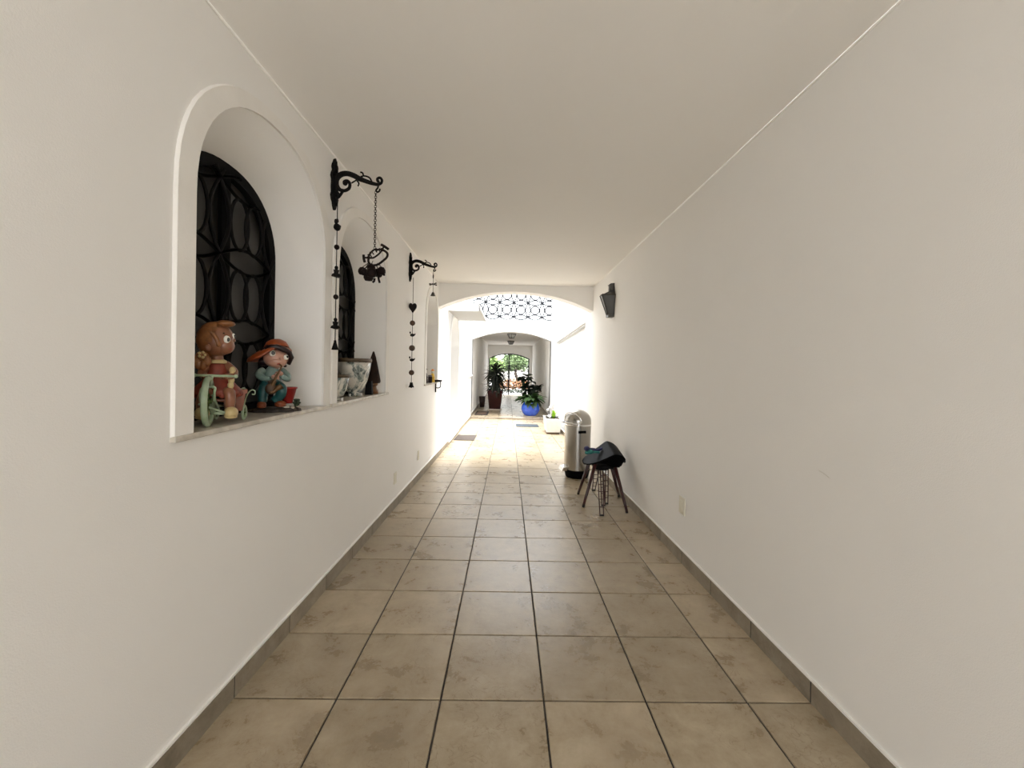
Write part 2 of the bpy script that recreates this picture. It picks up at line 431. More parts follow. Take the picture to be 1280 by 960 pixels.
# raised surrounds, sills, windows
def surround(q, parent, wb=.09, wt=.062, proud=.013, m='band_plaster', x=XL):
    mb = MB()
    inn = arch_pts(q['c'], q['a'], q['z0'], q['zs'], q['b'], EX)
    out = arch_pts(q['c'], q['a']+wb, q['z0'], q['zs']-.02, q['b']+wt+.02, 2.35)
    out2 = arch_pts(q['c'], q['a']+wb-.005, q['z0'], q['zs']-.02, q['b']+wt+.015, 2.35)
    xs = x + proud
    loops = [[(x-.002, *p) for p in out], [(x+proud*.55, *p) for p in [((a[0]*.8+b[0]*.2), (a[1]*.8+b[1]*.2)) for a, b in zip(out, out2)]],
             [(xs, *p) for p in out2], [(xs, *p) for p in inn], [(x-.01, *p) for p in inn]]
    V = [[mb.b.verts.new(p) for p in l] for l in loops]
    for A, B in zip(V, V[1:]):
        for i in range(len(A)-1):
            f = mb.b.faces.new((A[i], A[i+1], B[i+1], B[i])); f.smooth = True
    for A in V[2:4]:
        for a, b in zip(A, A[1:]):
            e = mb.b.edges.get((a, b))
            if e: e.smooth = False
    return mb.build('surround', m, parent)

def motif_cell(mb, o, eu, ev, w_, h_, r, seg=6, plane=True, left=True, bottom=True, right=False, top=False, circ=.29, pair=False):
    """one square of the ironwork: a ring in the middle, a pointed lens along each side"""
    o = Vector(o); eu = Vector(eu); ev = Vector(ev)
    def P(a, b): return o + eu*a*w_ + ev*b*h_
    if pair:
        for cx_ in (.36, .64): mb.tube([P(cx_+.17*math.cos(t), .5+.36*math.sin(t)) for t in [2*PI*k/20 for k in range(20)]], r, seg, closed=True)
    else: mb.tube([P(.5+circ*math.cos(t), .5+circ*math.sin(t)*w_/h_) for t in [2*PI*k/20 for k in range(20)]], r, seg, closed=True)
    def lens(p0, p1, nrm, k=.17):
        for s_ in (-1, 1):
            mb.tube([p0.lerp(p1, i/8) + nrm*s_*k*math.sin(PI*i/8) for i in range(9)], r, seg, cap=False)
    if bottom: lens(P(0, 0), P(1, 0), ev*h_)
    if top: lens(P(0, 1), P(1, 1), ev*h_)
    if left: lens(P(0, 0), P(0, 1), eu*w_)
    if right: lens(P(1, 0), P(1, 1), eu*w_)

def inside_arch(q, y, z, m=.03):
    if abs(y-q['c']) > q['a']-m: return False
    if z < q['zs']: return z > q['z0']
    t = abs(y-q['c'])/(q['a']-m)
    return z < q['zs'] + (q['b']-m)*(max(0, 1-t**2.2))**(1/2.2)

def window(q, n):
    root = sempty('window_%d' % n, (XL, q['c'], q['z0']))
    inv = Matrix.Translation((-XL, -q['c'], -q['z0']))
    def B(mb, nm, m, par=root, **k): return mb.build(nm, m, par, mtx=inv, **k)
    bx = q['bx']; bk = q['back']
    # marble sill
    mb = MB(); mb.box(bx, XL+.020, q['c']-q['a']-.09, q['c']+q['a']+.095, q['z0']-.014, q['z0']+.008, bev=.004); B(mb, 'window_sill', 'marble')
    s_ = surround(q, root); s_.data.transform(inv)
    if n >= 3: return root
    # arched iron frame, set in front of the panes
    mb = MB()
    qc = dict(c=q['c'], a=q['a']*q['ky'], z0=q['z0'], zs=q['bzs'], b=q['bb'])
    outer = arch_pts(qc['c'], qc['a']+.001, qc['z0'], qc['zs'], qc['b']+.001, EX)
    inner = arch_pts(qc['c'], qc['a']-.055, qc['z0']+.05, qc['zs'], qc['b']-.055, EX)
    V = [[mb.b.verts.new((xx, *p)) for p in l] for xx, l in ((bx, outer), (bx+.008, outer), (bx+.008, inner), (bx-.03, inner))]
    for A, Bv in zip(V, V[1:]):
        for i in range(len(A)-1): mb.b.faces.new((A[i], A[i+1], Bv[i+1], Bv[i]))
    mb.box(bx-.02, bx+.03, qc['c']-qc['a'], qc['c']+qc['a'], qc['z0'], qc['z0']+.05)
    mb.box(bx-.02, bx+.0, qc['c']-.03, qc['c']+.03, qc['z0'], qc['zs']+qc['b']-.04)
    B(mb, 'window_frame', 'window_frame')
    # panes with a pale curtain behind
    for s1 in (-1, 1):
        mb = MB(); y0 = qc['c'] + (.03 if s1 > 0 else -qc['a']); y1 = qc['c'] + (qc['a'] if s1 > 0 else -.03)
        mb.box(bx-.035, bx-.029, y0, y1, qc['z0'], qc['zs']+qc['b']+.05); B(mb, 'pane', 'dark_glass')
    mb = MB(); nf = 40
    pr = [(bx-.07 + .012*math.sin(i*1.3), qc['c']-qc['a']-.05 + (2*qc['a']+.1)*i/nf) for i in range(nf+1)]
    for a_, b_ in zip(pr, pr[1:]):
        mb.face([(a_[0], a_[1], qc['z0']), (b_[0], b_[1], qc['z0']), (b_[0], b_[1], 1.2), (a_[0], a_[1], 1.2)])
    B(mb, 'curtain', 'curtain')
    # ironwork
    mb = MB(); cw = .41; ch = .36; x_ = bx+.022
    ncol = 3; y_start = 1.16 + (qc['c']-2.06); nrow = 4
    for i in range(ncol):
        for j in range(nrow):
            motif_cell(mb, (x_, y_start+i*cw, -.21+j*ch), (0, 1, 0), (0, 0, 1), cw, ch, .0085, right=(i == ncol-1), top=True, pair=True)
    dele = []
    for v in mb.b.verts:
        if not inside_arch(dict(c=qc['c'], a=qc['a'], z0=qc['z0'], zs=qc['zs'], b=qc['b']), v.co.y, v.co.z, .035): dele.append(v)
    bmesh.ops.delete(mb.b, geom=dele, context='VERTS')
    B(mb, 'grille', 'iron')
    return root
window(N1, 1); window(N2, 2); window(N3, 3)
# backs of the recesses further on (plain panels)
for q, n in ((N3, None), (N4, 'door_1'), (N5, 'window_4'), (N6, 'window_5')):
    par = sempty(n, (0, 0, 0)) if n else wall_left
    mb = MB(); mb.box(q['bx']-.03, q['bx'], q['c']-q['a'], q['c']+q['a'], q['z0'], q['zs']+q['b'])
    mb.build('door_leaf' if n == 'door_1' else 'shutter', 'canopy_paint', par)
    if n:
        surround(q, par, wb=.09, wt=.06, m='court_plaster')
        mb = MB(); mb.box(q['bx'], XL+.05 if n != 'door_1' else XL+.03, q['c']-q['a']-.09, q['c']+q['a']+.09, q['z0']-.03, q['z0']+.005, bev=.004)
        mb.build('threshold' if n == 'door_1' else 'window_sill', 'caulk', par)

# ---------------------------------------------------------------- floor tiles, skirting
mb = MB()
mb.prism([(Y0, fz(Y0)-.25), (Y1, fz(Y1)-.25), (Y1, fz(Y1)-.007), (Y0, fz(Y0)-.007)], 'x', XL-.02, XR+.02)
floor = struct(mb.build('floor', 'grout'))
W = .45; G = .0078; YROW = 1.7825
def tile_mesh(w_, l_, t_=.012, b_=.0025, name='tile', m='tile'):
    mb = MB(); mb.box(-w_/2, w_/2, -l_/2, l_/2, -t_, 0)
    top = [e for e in mb.b.edges if all(v.co.z > -1e-6 for v in e.verts)]
    bmesh.ops.bevel(mb.b, geom=top, offset=b_, segments=1, affect='EDGES')
    bmesh.ops.recalc_face_normals(mb.b, faces=mb.b.faces)
    me = bpy.data.meshes.new(name); mb.b.to_mesh(me); mb.b.free(); me.materials.append(MATS[m]); return me
full = tile_mesh(W-G, W-G)
wl = 5*W; lastw = XR-XL-wl
narrow = tile_mesh(lastw-G, W-G)
k = -14
while True:
    y0 = YROW + k*W; y1 = y0 + W; k += 1
    if y1 < Y0: continue
    if y0 > Y1-.1: break
    yy0 = max(y0, Y0); yy1 = min(y1, Y1)
    part = (yy1-yy0) < W-1e-4
    mf = tile_mesh(W-G, yy1-yy0-G) if part else full
    mn = tile_mesh(lastw-G, yy1-yy0-G) if part else narrow
    yc = (yy0+yy1)/2
    for c in range(6):
        xc = XL + (c+.5)*W if c < 5 else XL + wl + lastw/2
        o = link_copy(mf if c < 5 else mn, 'tile', floor, (xc, yc, fz(yc) + random.uniform(-.0006, .0006)), (SLOPE, 0, 0))
SK = .093
def skirting(side, y0, y1, zf, m='skirting_tile', off=0):
    x = XL if side < 0 else XR
    root = sempty('baseboard_left' if side < 0 else 'baseboard_right')
    if zf is None: root.name = root.name + '_inner'
    f = fz if zf is not None else (lambda y: UF)
    k = math.floor((y0-YROW)/W)
    cache = {}
    sl = SLOPE if zf is not None else 0
    while YROW + k*W < y1-.02:
        a = max(YROW + k*W, y0); b = min(YROW + (k+1)*W, y1); k += 1
        if b-a < .03: continue
        key = round(b-a, 3)
        if key not in cache:
            mb = MB(); mb.box(-.012, .012, -(b-a)/2+G/2, (b-a)/2-G/2, 0, SK, bev=0)
            bmesh.ops.recalc_face_normals(mb.b, faces=mb.b.faces)
            me = bpy.data.meshes.new('skirting_tile'); mb.b.to_mesh(me); mb.b.free(); me.materials.append(MATS[m]); cache[key] = me
        yc = (a+b)/2
        link_copy(cache[key], 'skirting_tile', root, (x, yc, f(yc)), (sl, 0, 0))
    mb = MB(); mb.prism([(y0, f(y0)), (y1, f(y1)), (y1, f(y1)+SK-.002), (y0, f(y0)+SK-.002)], 'x', x-.0105, x+.0105)
    mb.build('joint_grout', 'grout', root)
    mb = MB(); mb.prism([(y0, f(y0)+SK), (y1, f(y1)+SK), (y1, f(y1)+SK+.010), (y0, f(y0)+SK+.010)], 'x', x-.010, x+.010)
    mb.build('caulk_line', 'caulk', root)
    return root
skirting(-1, Y0, Y1, 1); skirting(1, Y0, Y1, 1)

# ---------------------------------------------------------------- step and covered passage beyond
mb = MB(); mb.box(XL-.06, XR+.12, Y1, TUN1+.3, UF-.25, UF-.007)
inner_floor = struct(mb.build('floor_passage', 'grout'))
mb = MB(); mb.box(XL, XR, Y1-.012, Y1+.001, fz(Y1)-.01, UF-.012); mb.build('step_riser', 'skirting_tile', inner_floor)
yy = Y1; 
while yy < TUN1+.2:
    for c in range(6):
        xc = XL + (c+.5)*W if c < 5 else XL + wl + lastw/2
        link_copy(full if c < 5 else narrow, 'tile', inner_floor, (xc, yy+W/2, UF))
    yy += W
skirting(-1, Y1+.15, TUN1, None); skirting(1, Y1+.15, TUN1, None)
mb = MB()
mb.box(XL-.3, XL, 13.3, TUN1, UF-.2, TCEIL); struct(mb.build('wall_passage_left', 'plaster'))
mb = MB(); mb.box(XR, XR+.3, 13.3, TUN1, UF-.2, TCEIL); struct(mb.build('wall_passage_right', 'plaster'))
mb = MB(); mb.box(XL-.9, XR+.35, 13.6, TUN1+.3, TCEIL, TCEIL+.25); struct(mb.build('ceiling_passage', 'plaster'))
# front of the passage: arch with the balcony slab over it
arch_beam(13.3, 13.6, .87, .27, 1.42, XL, XR, 'court_plaster', 'wall_passage_front')
mb = MB()
mb.box(XL-.3, XL-.0, 13.3, 13.6, UF-.2, 1.42); mb.box(XR, XR+.35, 13.3, 13.6, UF-.2, 1.42)
struct(mb.build('wall_pier', 'court_plaster'))
mb = MB(); mb.box(XL-.2, XR+.17, 13.16, 15.2, 1.42, 1.50, bev=.01); mb.box(XL-.2, XR+.15, 13.22, 15.1, 1.35, 1.42)
struct(mb.build('balcony_slab', 'court_plaster'))
mb = MB(); mb.box(XR+.17, XR+.6, 13.2, 13.6, 1.35, 3.0); struct(mb.build('wall_upper_right', 'court_plaster'))

# end wall with the gate arch
mb = MB(); n = 24; gx0, gx1 = -1.09, 1.23; zs, rise = .49, .29; hw = (gx1-gx0)/2; xc = (gx0+gx1)/2
R_ = (hw*hw+rise*rise)/(2*rise); zc = zs+rise-R_; a0 = math.asin(hw/R_)
garc = [(xc+R_*math.sin(-a0+2*a0*i/n), zc+R_*math.cos(-a0+2*a0*i/n)) for i in range(n+1)]
for yv in (TUN1, TUN1+.25):
    for p, q in zip(garc, garc[1:]):
        mb.face([(p[0], yv, p[1]), (q[0], yv, q[1]), (q[0], yv, TCEIL), (p[0], yv, TCEIL)])
for p, q in zip(garc, garc[1:]): mb.face([(p[0], TUN1, p[1]), (q[0], TUN1, q[1]), (q[0], TUN1+.25, q[1]), (p[0], TUN1+.25, p[1])])
mb.box(XL-.9, gx0, TUN1, TUN1+.25, UF-.2, TCEIL+.2); mb.box(gx1, XR+.9, TUN1, TUN1+.25, UF-.2, TCEIL+.2)
struct(mb.build('wall_end', 'plaster'))
mb = MB(); mb.box(gx0-.07, gx0-.02, TUN1-.03, TUN1, UF, 1.12); mb.box(gx1+.03, gx1+.08, TUN1-.03, TUN1, UF, 1.12); mb.box(gx0-.07, gx1+.08, TUN1-.03, TUN1, 1.08, 1.13)
struct(mb.build('trim_4', 'caulk'))

# gate: two leaves with ironwork
gate = thing('entrance_gate', 'black wrought iron double gate under the far arch at the passage end', 'gate', (xc, TUN1+.1, UF))
gi = Matrix.Translation((-xc, -(TUN1+.1), -UF))
mb = MB(); gy = TUN1+.1
mb.tube([(p[0], gy, p[1]-.03) for p in garc], .028, 6)
for x_ in (gx0+.03, gx1-.03): mb.tube([(x_, gy, UF), (x_, gy, zs)], .028, 6)
mb.build('gate_frame', 'gate_iron', gate, mtx=gi)
def gtop(x_): 
    t = x_-xc; return zc + math.sqrt(max(R_*R_-t*t, 0)) - .04
for s1 in (-1, 1):
    leaf_root = None
    mb = MB(); xa = xc+.015*s1; xb = (gx0+.05) if s1 < 0 else (gx1-.05)
    for x_ in (xa, xb): mb.tube([(x_, gy, UF+.03), (x_, gy, gtop(x_)-.01)], .016, 6)
    for z_ in (UF+.05, UF+.45, -.22, .33): mb.tube([(xa, gy, z_), (xb, gy, z_)], .013, 6)
    leaf_root = mb.build('gate_leaf', 'gate_iron', gate, mtx=gi)
    mb = MB(); x0_ = min(xa, xb); ww = abs(xb-xa)/3
    for i in range(3):
        for j in range(4): motif_cell(mb, (x0_+i*ww, gy, UF+.45+j*.315), (1, 0, 0), (0, 0, 1), ww, .315, .010, seg=4, right=(i == 2), top=(j == 3))
    for i in range(9):
        x_ = x0_ + (i+.5)*abs(xb-xa)/9; mb.tube([(x_, gy, UF+.05), (x_, gy, UF+.45)], .006, 4)
        mb.tube([(x_, gy, -.22), (x_, gy, .33)], .005, 4)
    for i in range(6):
        x_ = x0_ + (i+.5)*abs(xb-xa)/6
        mb.tube([(x_, gy, .33), (x_, gy, gtop(x_))], .006, 4)
    mb.build('scrollwork', 'gate_iron', leaf_root, mtx=gi)

# balcony railing
rail = thing('balcony_railing', 'thin iron balcony railing of rings and pointed loops above the far arch', 'railing', (.11, 13.2, 1.5))
ri = Matrix.Translation((-.11, -13.2, -1.5))
x1 = 1.51; cw = .452; nc = 6; RZ = 1.60
mb = MB()
for x_ in (x1, x1-nc*cw): mb.tube([(x_, 13.2, 1.50), (x_, 13.2, RZ+.95)], .014, 6)
mb.tube([(x1-nc*cw, 13.2, RZ-.005), (x1, 13.2, RZ-.005)], .009, 6); mb.tube([(x1-nc*cw, 13.2, RZ+.93), (x1, 13.2, RZ+.93)], .016, 6)
mb.build('rail_frame', 'rail_iron', rail, mtx=ri)
for i in range(nc):
    mb = MB()
    for j in range(2): motif_cell(mb, (x1-(i+1)*cw, 13.2, RZ+j*.462), (1, 0, 0), (0, 0, 1), cw, .462, .020, seg=5, right=(i == 0), top=(j == 1))
    mb.build('rail_panel', 'rail_iron', rail, mtx=ri)

# canopy over the courtyard door
can = thing('door_canopy', 'pale grey curved canopy over the white courtyard door on the left', 'canopy', (XL, 8.77, 1.055))
ci = Matrix.Translation((-XL, -8.77, -1.055))
mb = MB(); mb.box(XL, -.55, 7.87, 9.67, 1.055, 1.075); mb.build('soffit_board', 'canopy_paint', can, mtx=ci)
mb = MB(); mb.box(XL, -.57, 7.85, 7.88, 1.05, 1.115); mb.build('front_fascia', 'court_plaster', can, mtx=ci)
pr = [(-.55+.0, 1.05), (-.525, 1.05), (-.53, 1.10), (-.545, 1.15), (-.57, 1.19), (-.60, 1.215), (-.61, 1.20), (-.585, 1.175), (-.565, 1.14)]
mb = MB(); mb.prism(pr, 'y', 7.82, 9.70); mb.build('side_fascia', 'canopy_paint', can, mtx=ci)
mb = MB(); mb.prism([(XL, 1.115), (-.57, 1.115), (-.6, 1.2), (XL, 1.24)], 'y', 7.9, 9.66); mb.build('roof_sheet', 'court_plaster', can, mtx=ci)

# ---------------------------------------------------------------- ground outside
mb = MB(); mb.box(-12, 12, -22, Y0, fz(Y0)-.3, fz(Y0)-.004); struct(mb.build('ground_rear', 'street'))
mb = MB(); mb.box(-14, 14, TUN1+.25, 60, UF-.3, UF-.02); struct(mb.build('ground_street', 'street'))

# ---------------------------------------------------------------- trees and shrubs outside the gate
def leafy(mb, c, r, n, size):
    for i in range(n):
        d = Vector((random.gauss(0, 1), random.gauss(0, 1), random.gauss(0, 1))).normalized()
        p = Vector(c) + Vector((d.x*r[0], d.y*r[1], d.z*r[2]))*random.uniform(.55, 1.05)
        a = Vector((random.gauss(0, 1), random.gauss(0, 1), random.gauss(0, .6))).normalized()*size*random.uniform(.6, 1.3)
        b = a.cross(Vector((random.gauss(0, 1), random.gauss(0, 1), random.gauss(0, 1))).normalized())*.5
        mb.face([p-a, p+b, p+a, p-b])
def tree(x, y, h, r, m, label, zb=UF):
    t = thing('street_tree', label, 'tree', (x, y, zb)); 
    mb = MB(); mb.tube(smooth_path([(0, 0, 0), (.08, 0, h*.3), (-.05, .05, h*.6), (.05, 0, h*.85)]), [.14-.004*i for i in range(19)], 8); mb.build('trunk', 'bark', t)
    mb = MB()
    for i in range(9):
        c = (random.uniform(-.6, .6)*r, random.uniform(-.6, .6)*r, h + random.uniform(-.5, .5)*r)
        leafy(mb, c, (r*.6, r*.6, r*.5), 260, .16)
    mb.build('foliage', m, t, kind='stuff')
tree(-1.6, 32, 1.6, 1.2, 'foliage_pale', 'pale green street tree on the left beyond the gate')
tree(.7, 34, 2.0, 1.2, 'foliage_out', 'darker green street tree behind the middle of the gate')
tree(-3.5, 36, 2.4, 1.5, 'foliage_out', 'tall street tree mostly hidden left of the gate')
mb = MB()
for i in range(14): leafy(mb, (-1.1+i*.17, 25.1+.1*math.sin(i), .16), (.16, .2, .14), 90, .05)
o = mb.build('hedge', 'bush_dark'); o.location = (0, 0, UF); tag(o, 'low dark hedge along the ground just outside the gate', 'hedge')
mb = MB()
for i in range(7): leafy(mb, (-.6+i*.42, 28.5, .42), (.4, .35, .38), 220, .09)
o = mb.build('flowering_shrub', 'bush_orange'); o.location = (0, 0, UF); tag(o, 'orange flowering shrub behind the dark hedge outside the gate', 'shrub')
mb = MB(); mb.box(-9, 9, 45, 45.3, UF, UF+1.7); o = mb.build('garden_wall', 'far_wall'); tag(o, 'pale garden wall across the street beyond the gate', 'wall')

# ---------------------------------------------------------------- ceiling lights in the passage
for y_, lab in ((15.4, 'nearer square metal ceiling light inside the far passage'), (19.6, 'farther square metal ceiling light near the gate end')):
    t = thing('ceiling_light', lab, 'lamp', (.12, y_, TCEIL))
    mb = MB(); mb.lathe([(0, 0), (.17, 0), (.17, -.03), (.11, -.03)], seg=4); mb.build('base_plate', 'lantern_metal', t)
    mb = MB()
    for k in range(4):
        a = PI/4*0 + k*PI/2; mb.tube([(.16*math.cos(a), .16*math.sin(a), -.03), (.09*math.cos(a), .09*math.sin(a), -.16)], .008, 4)
    mb.lathe([(.10, -.16), (.10, -.175), (0, -.175)], seg=4); mb.build('cage', 'lantern_metal', t)
    mb = MB(); mb.lathe([(.15, -.03), (.085, -.158)], seg=4); mb.build('glass_shade', 'lantern_glass', t)

# ---------------------------------------------------------------- wall lantern on the right wall
lan = thing('wall_lantern', 'dark tapered half lantern high on the right wall near the arch', 'lamp', (XR, 5.46, .69))
mb = MB(); mb.prism([(-.07, .05), (.07, .05), (.09, .29), (.04, .42), (-.04, .42), (-.09, .29)], 'x', -.012, 0); mb.build('backplate', 'lantern_metal', lan)
def frustum(mb, z0, z1, a0, a1, half=True):
    A = [(0, -a0[1], z0), (-a0[0], -a0[1]*.55, z0), (-a0[0], a0[1]*.55, z0), (0, a0[1], z0)]
    B = [(0, -a1[1], z1), (-a1[0], -a1[1]*.55, z1), (-a1[0], a1[1]*.55, z1), (0, a1[1], z1)]
    return A, B
A, Bt = frustum(None, .03, .29, (.075, .055), (.165, .105))
for i in range(3):
    mb = MB(); mb.face([A[i], A[i+1], Bt[i+1], Bt[i]]); mb.build('glass_panel', 'lantern_glass' if i != 0 else 'lantern_metal', lan)  # near pane in dark metal; pale tint of the others paints the reflection
mb = MB()
for a, b in zip(A, Bt): mb.tube([a, b], .011, 4)
for L_ in (A, Bt): mb.tube(L_, .011, 4)
mb.build('cage', 'lantern_metal', lan)
mb = MB(); v0 = [mb.b.verts.new(p) for p in Bt]; T = [(0, -.035, .345), (-.06, -.03, .345), (-.06, .03, .345), (0, .035, .345)]; v1 = [mb.b.verts.new(p) for p in T]
for i in range(3): mb.b.faces.new((v0[i], v0[i+1], v1[i+1], v1[i]))
mb.b.faces.new(v0); mb.box(-.062, 0, -.035, .035, .34, .43); mb.prism([(-.075, .425), (0, .425), (0, .45), (-.05, .445)], 'y', -.04, .04)
mb.build('hood', 'lantern_metal', lan)
mb = MB(); mb.prism([(-.08, 0), (0, 0), (0, .035), (-.08, .035)], 'y', -.06, .06); mb.build('foot', 'lantern_metal', lan)

# ---------------------------------------------------------------- switches and sockets
def plate(x, y, z, side, lab, w_=.115, h_=.075, vertical=False):
    t = thing('wall_socket', lab, 'socket', (x, y, z))
    if vertical: w_, h_ = h_, w_
    mb = MB(); s1 = -side
    mb.box(min(0, s1*.010), max(0, s1*.010), -w_/2, w_/2, -h_/2, h_/2, bev=.003); mb.build('faceplate', 'plastic_ivory', t)
    mb = MB(); mb.box(min(s1*.008, s1*.0125), max(s1*.008, s1*.0125), -w_*.28, w_*.28, -h_*.3, h_*.3, bev=.0015); mb.build('socket_insert', 'plastic_ivory', t)
plate(XR, 3.165, -1.045, 1, 'ivory socket plate low on the right wall near the stool', w_=.10, h_=.13)
plate(XL, 4.33, -1.19, -1, 'nearer ivory socket plate low on the left wall', w_=.08, h_=.12)
plate(XL, 5.45, -1.19, -1, 'farther ivory socket plate low on the left wall before the arch', w_=.08, h_=.12)
mb = MB(); mb.tube([(XR-.001, 1.79, -.425), (XR-.001, 1.755, -.432), (XR-.0015, 1.73, -.442)], .0008, 5); o = mb.build('wall_scratch', 'saucer', wall_right)

# ---------------------------------------------------------------- wrought iron brackets
def make_bracket(lab):
    # local frame: x out from the wall, z up, y along the wall
    t = thing('iron_bracket', lab, 'bracket', (XL, 2.70, 1.0), group='wrought iron scroll brackets on the left wall')
    mb = MB()
    half = [(.0, .33), (.012, .318), (.020, .30), (.032, .285), (.040, .262), (.030, .245), (.045, .222), (.052, .20), (.040, .18), (.044, .13), (.040, .10), (.050, .08), (.042, .055), (.028, .04), (.018, .015), (.008, .0), (0, -.005)]
    prof = half + [(-a, b) for a, b in half[-2:0:-1]]
    mb.prism(prof, 'x', 0, .014)
    for z_ in (.06, .27, .21, .10): mb.ell((.016, 0, z_), (.012, .024, .022), 10, 6)
    mb.tube([(.016, 0, .02), (.022, 0, .16), (.016, 0, .31)], [.008, .014, .006], 6)
    mb.build('backplate', 'iron', t)
    def q(u, v): return ((u-419.5)/188 + .012, 0, (230-v)/188 + .185)
    main = [(475, 226.5), (472, 224.5), (469.5, 226.5), (470.5, 230), (474, 231.5), (476, 228.5), (474.5, 224), (471, 232.5)]
    mb = MB()
    arm = smooth_path([q(*p) for p in [(472, 233), (464, 231.5), (456, 229), (449, 226.5), (441, 222.5), (433, 220.5), (426, 222), (421.5, 227), (421, 234), (424.5, 240), (430.5, 241.5), (436, 238.5), (437, 233), (434, 229.5), (430.5, 230.5), (430.5, 233), (432.5, 233.5)]], 5)
    nn = len(arm); mb.tube(arm, [.0105 + .0070*math.sin(PI*min(1, i/(nn*.62))) for i in range(nn)], 8, flat=1)
    mb.ell(q(431.8, 232.2), .014, 10, 8)
    mb.build('scroll_arm', 'iron', t)
    mb = MB(); mb.tube(smooth_path([q(*p) for p in [(471, 233), (475, 231), (476, 227), (473.5, 224.5), (470.5, 226), (471, 229), (473, 228.5)]], 5), .0085, 7); mb.build('tip_scroll', 'iron', t)
    mb = MB(); mb.tube(smooth_path([q(*p) for p in [(419, 252), (424, 249), (428, 243), (430, 240)]], 4), .009, 7)
    mb.tube(smooth_path([q(*p) for p in [(419, 252), (424, 248.5), (423, 244), (419.5, 243.5), (420, 247)]], 4), .006, 6); mb.build('lower_scroll', 'iron', t)
    mb = MB()
    mb.tube(smooth_path([q(*p) for p in [(439, 232), (445, 228), (451, 223.5), (456, 223), (461, 225), (464, 230)]], 4), .0052, 6)
    mb.tube(smooth_path([q(*p) for p in [(449, 226), (453, 222.5), (452, 219), (449.5, 218.5)]], 4), .0052, 6)
    mb.tube(smooth_path([q(*p) for p in [(446, 229), (448, 232), (447, 235.5)]], 4), .0052, 6)
    mb.build('tendril', 'iron', t)
    mb = MB(); mb.tube(smooth_path([q(*p) for p in [(472, 233), (471, 237), (469, 240), (471, 242), (473.5, 240), (473.5, 238)]], 4), .006, 6); mb.build('hook', 'iron', t)
    return t
def copy_tree(o, parent=None):
    c = o.copy(); C.objects.link(c)
    if parent: c.parent = parent
    for ch in list(o.children): copy_tree(ch, c)
    return c
b1 = make_bracket('larger looking iron scroll bracket between the first and second niches'); b1.location = (XL, 2.715, 1.0)
b2 = copy_tree(b1); b2.location = (XL, 4.80, .968); b2['label'] = 'second iron scroll bracket farther along, before the third niche'

def chain(mb, x, y, z0, z1, r=.006, step=.014):
    n = int((z0-z1)/step)
    for i in range(n):
        z = z0 - step*(i+.5); ax = i % 2
        pts = []
        for k in range(8):
            a = 2*PI*k/8; u_, v_ = r*math.cos(a), step*.72*math.sin(a)
            pts.append((x+u_*(1-ax), y+u_*ax, z+v_))
        mb.tube(pts, .0018, 4, closed=True)
# hanging iron ornament on bracket 1
HX, HY = -.886, 2.715
orn = thing('hanging_iron_ornament', 'iron chime of oval rings and dark bells hanging from the nearer bracket', 'ornament', (HX, HY, 1.12))
oi = Matrix.Translation((-HX, -HY, -1.12))
mb = MB(); chain(mb, HX, HY, 1.125, .745, r=.0075, step=.015); mb.build('chain', 'bronze_iron', orn, mtx=oi)
def hp(u, v, dy=0): return (HX + (u-470)/188, HY+dy, .745 + (314-v)/188)   # pixels of a 188 px/m elevation drawing
def cr(u, v): return (445+u/16, 300+v/16)
mb = MB()
up_arc = [hp(*cr(*p)) for p in [(285, 380), (300, 310), (340, 260), (400, 215), (470, 215), (545, 215)]]
mb.tube(smooth_path(up_arc, 5), .0055, 6)
for p in up_arc[1:5]:
    mb.tube([(p[0]-.012, p[1], p[2]-.008), (p[0]+.012, p[1], p[2]+.008)], .005, 5); mb.tube([(p[0]+.002, p[1], p[2]), (p[0]+.012, p[1]+.01, p[2]-.016)], .004, 5)
mb.build('spiked_arc', 'bronze_iron', orn, mtx=oi)
mb = MB(); mb.tube(smooth_path([hp(*cr(*p)) for p in [(285, 380), (370, 380), (450, 330), (510, 270), (545, 215)]], 5), .006, 6)
mb.tube(smooth_path([hp(*cr(*p)) for p in [(285, 380), (285, 460), (330, 515), (400, 525), (480, 500), (570, 430), (640, 360), (650, 290), (600, 240), (545, 215)]], 5), .0075, 6); mb.build('oval_ring', 'bronze_iron', orn, mtx=oi)
for a, b, c in (((285, 380), (190, 380), ((185, 325), (190, 400), (210, 470))), ((545, 215), (570, 170), ((525, 115), (590, 150), (670, 205)))):
    mb = MB(); mb.tube([hp(*cr(*a)), hp(*cr(*b))], .006, 6); mb.tube([hp(*cr(*p)) for p in c], .0085, 6); mb.ell(hp(*cr(*a)), .012, 8, 6); mb.build('end_bar', 'bronze_iron', orn, mtx=oi)
for (u_, v_, dy, r_) in ((165, 640, .0, .029), (240, 680, -.03, .026), (330, 640, .02, .038), (300, 750, -.01, .035), (380, 690, -.035, .036), (450, 650, .03, .032), (540, 630, .0, .030), (360, 590, -.02, .03)):
    mb = MB(); r_ *= .88; c = hp(*cr(u_, v_), dy); mb.lathe([(0, r_), (r_*.6, r_*.85), (r_, r_*.2), (r_*1.02, -r_*.4), (r_*.75, -r_*.9), (0, -r_)], c, 12)
    mb.tube([(c[0], c[1], c[2]+r_*.9), (c[0]*.5+hp(*cr(380, 530))[0]*.5, HY, c[2]+.05)], .0025, 4)
    mb.build('bell', 'bronze_iron', orn, mtx=oi)
for p in (((480, 720), (490, 800), (510, 865)), ((560, 650), (600, 720)), ((410, 780), (400, 840), (370, 860)), ((440, 700), (500, 690), (505, 760))):
    mb = MB(); mb.tube([hp(*cr(*k_)) for k_ in p], .007, 6); mb.build('clapper', 'bronze_iron', orn, mtx=oi)
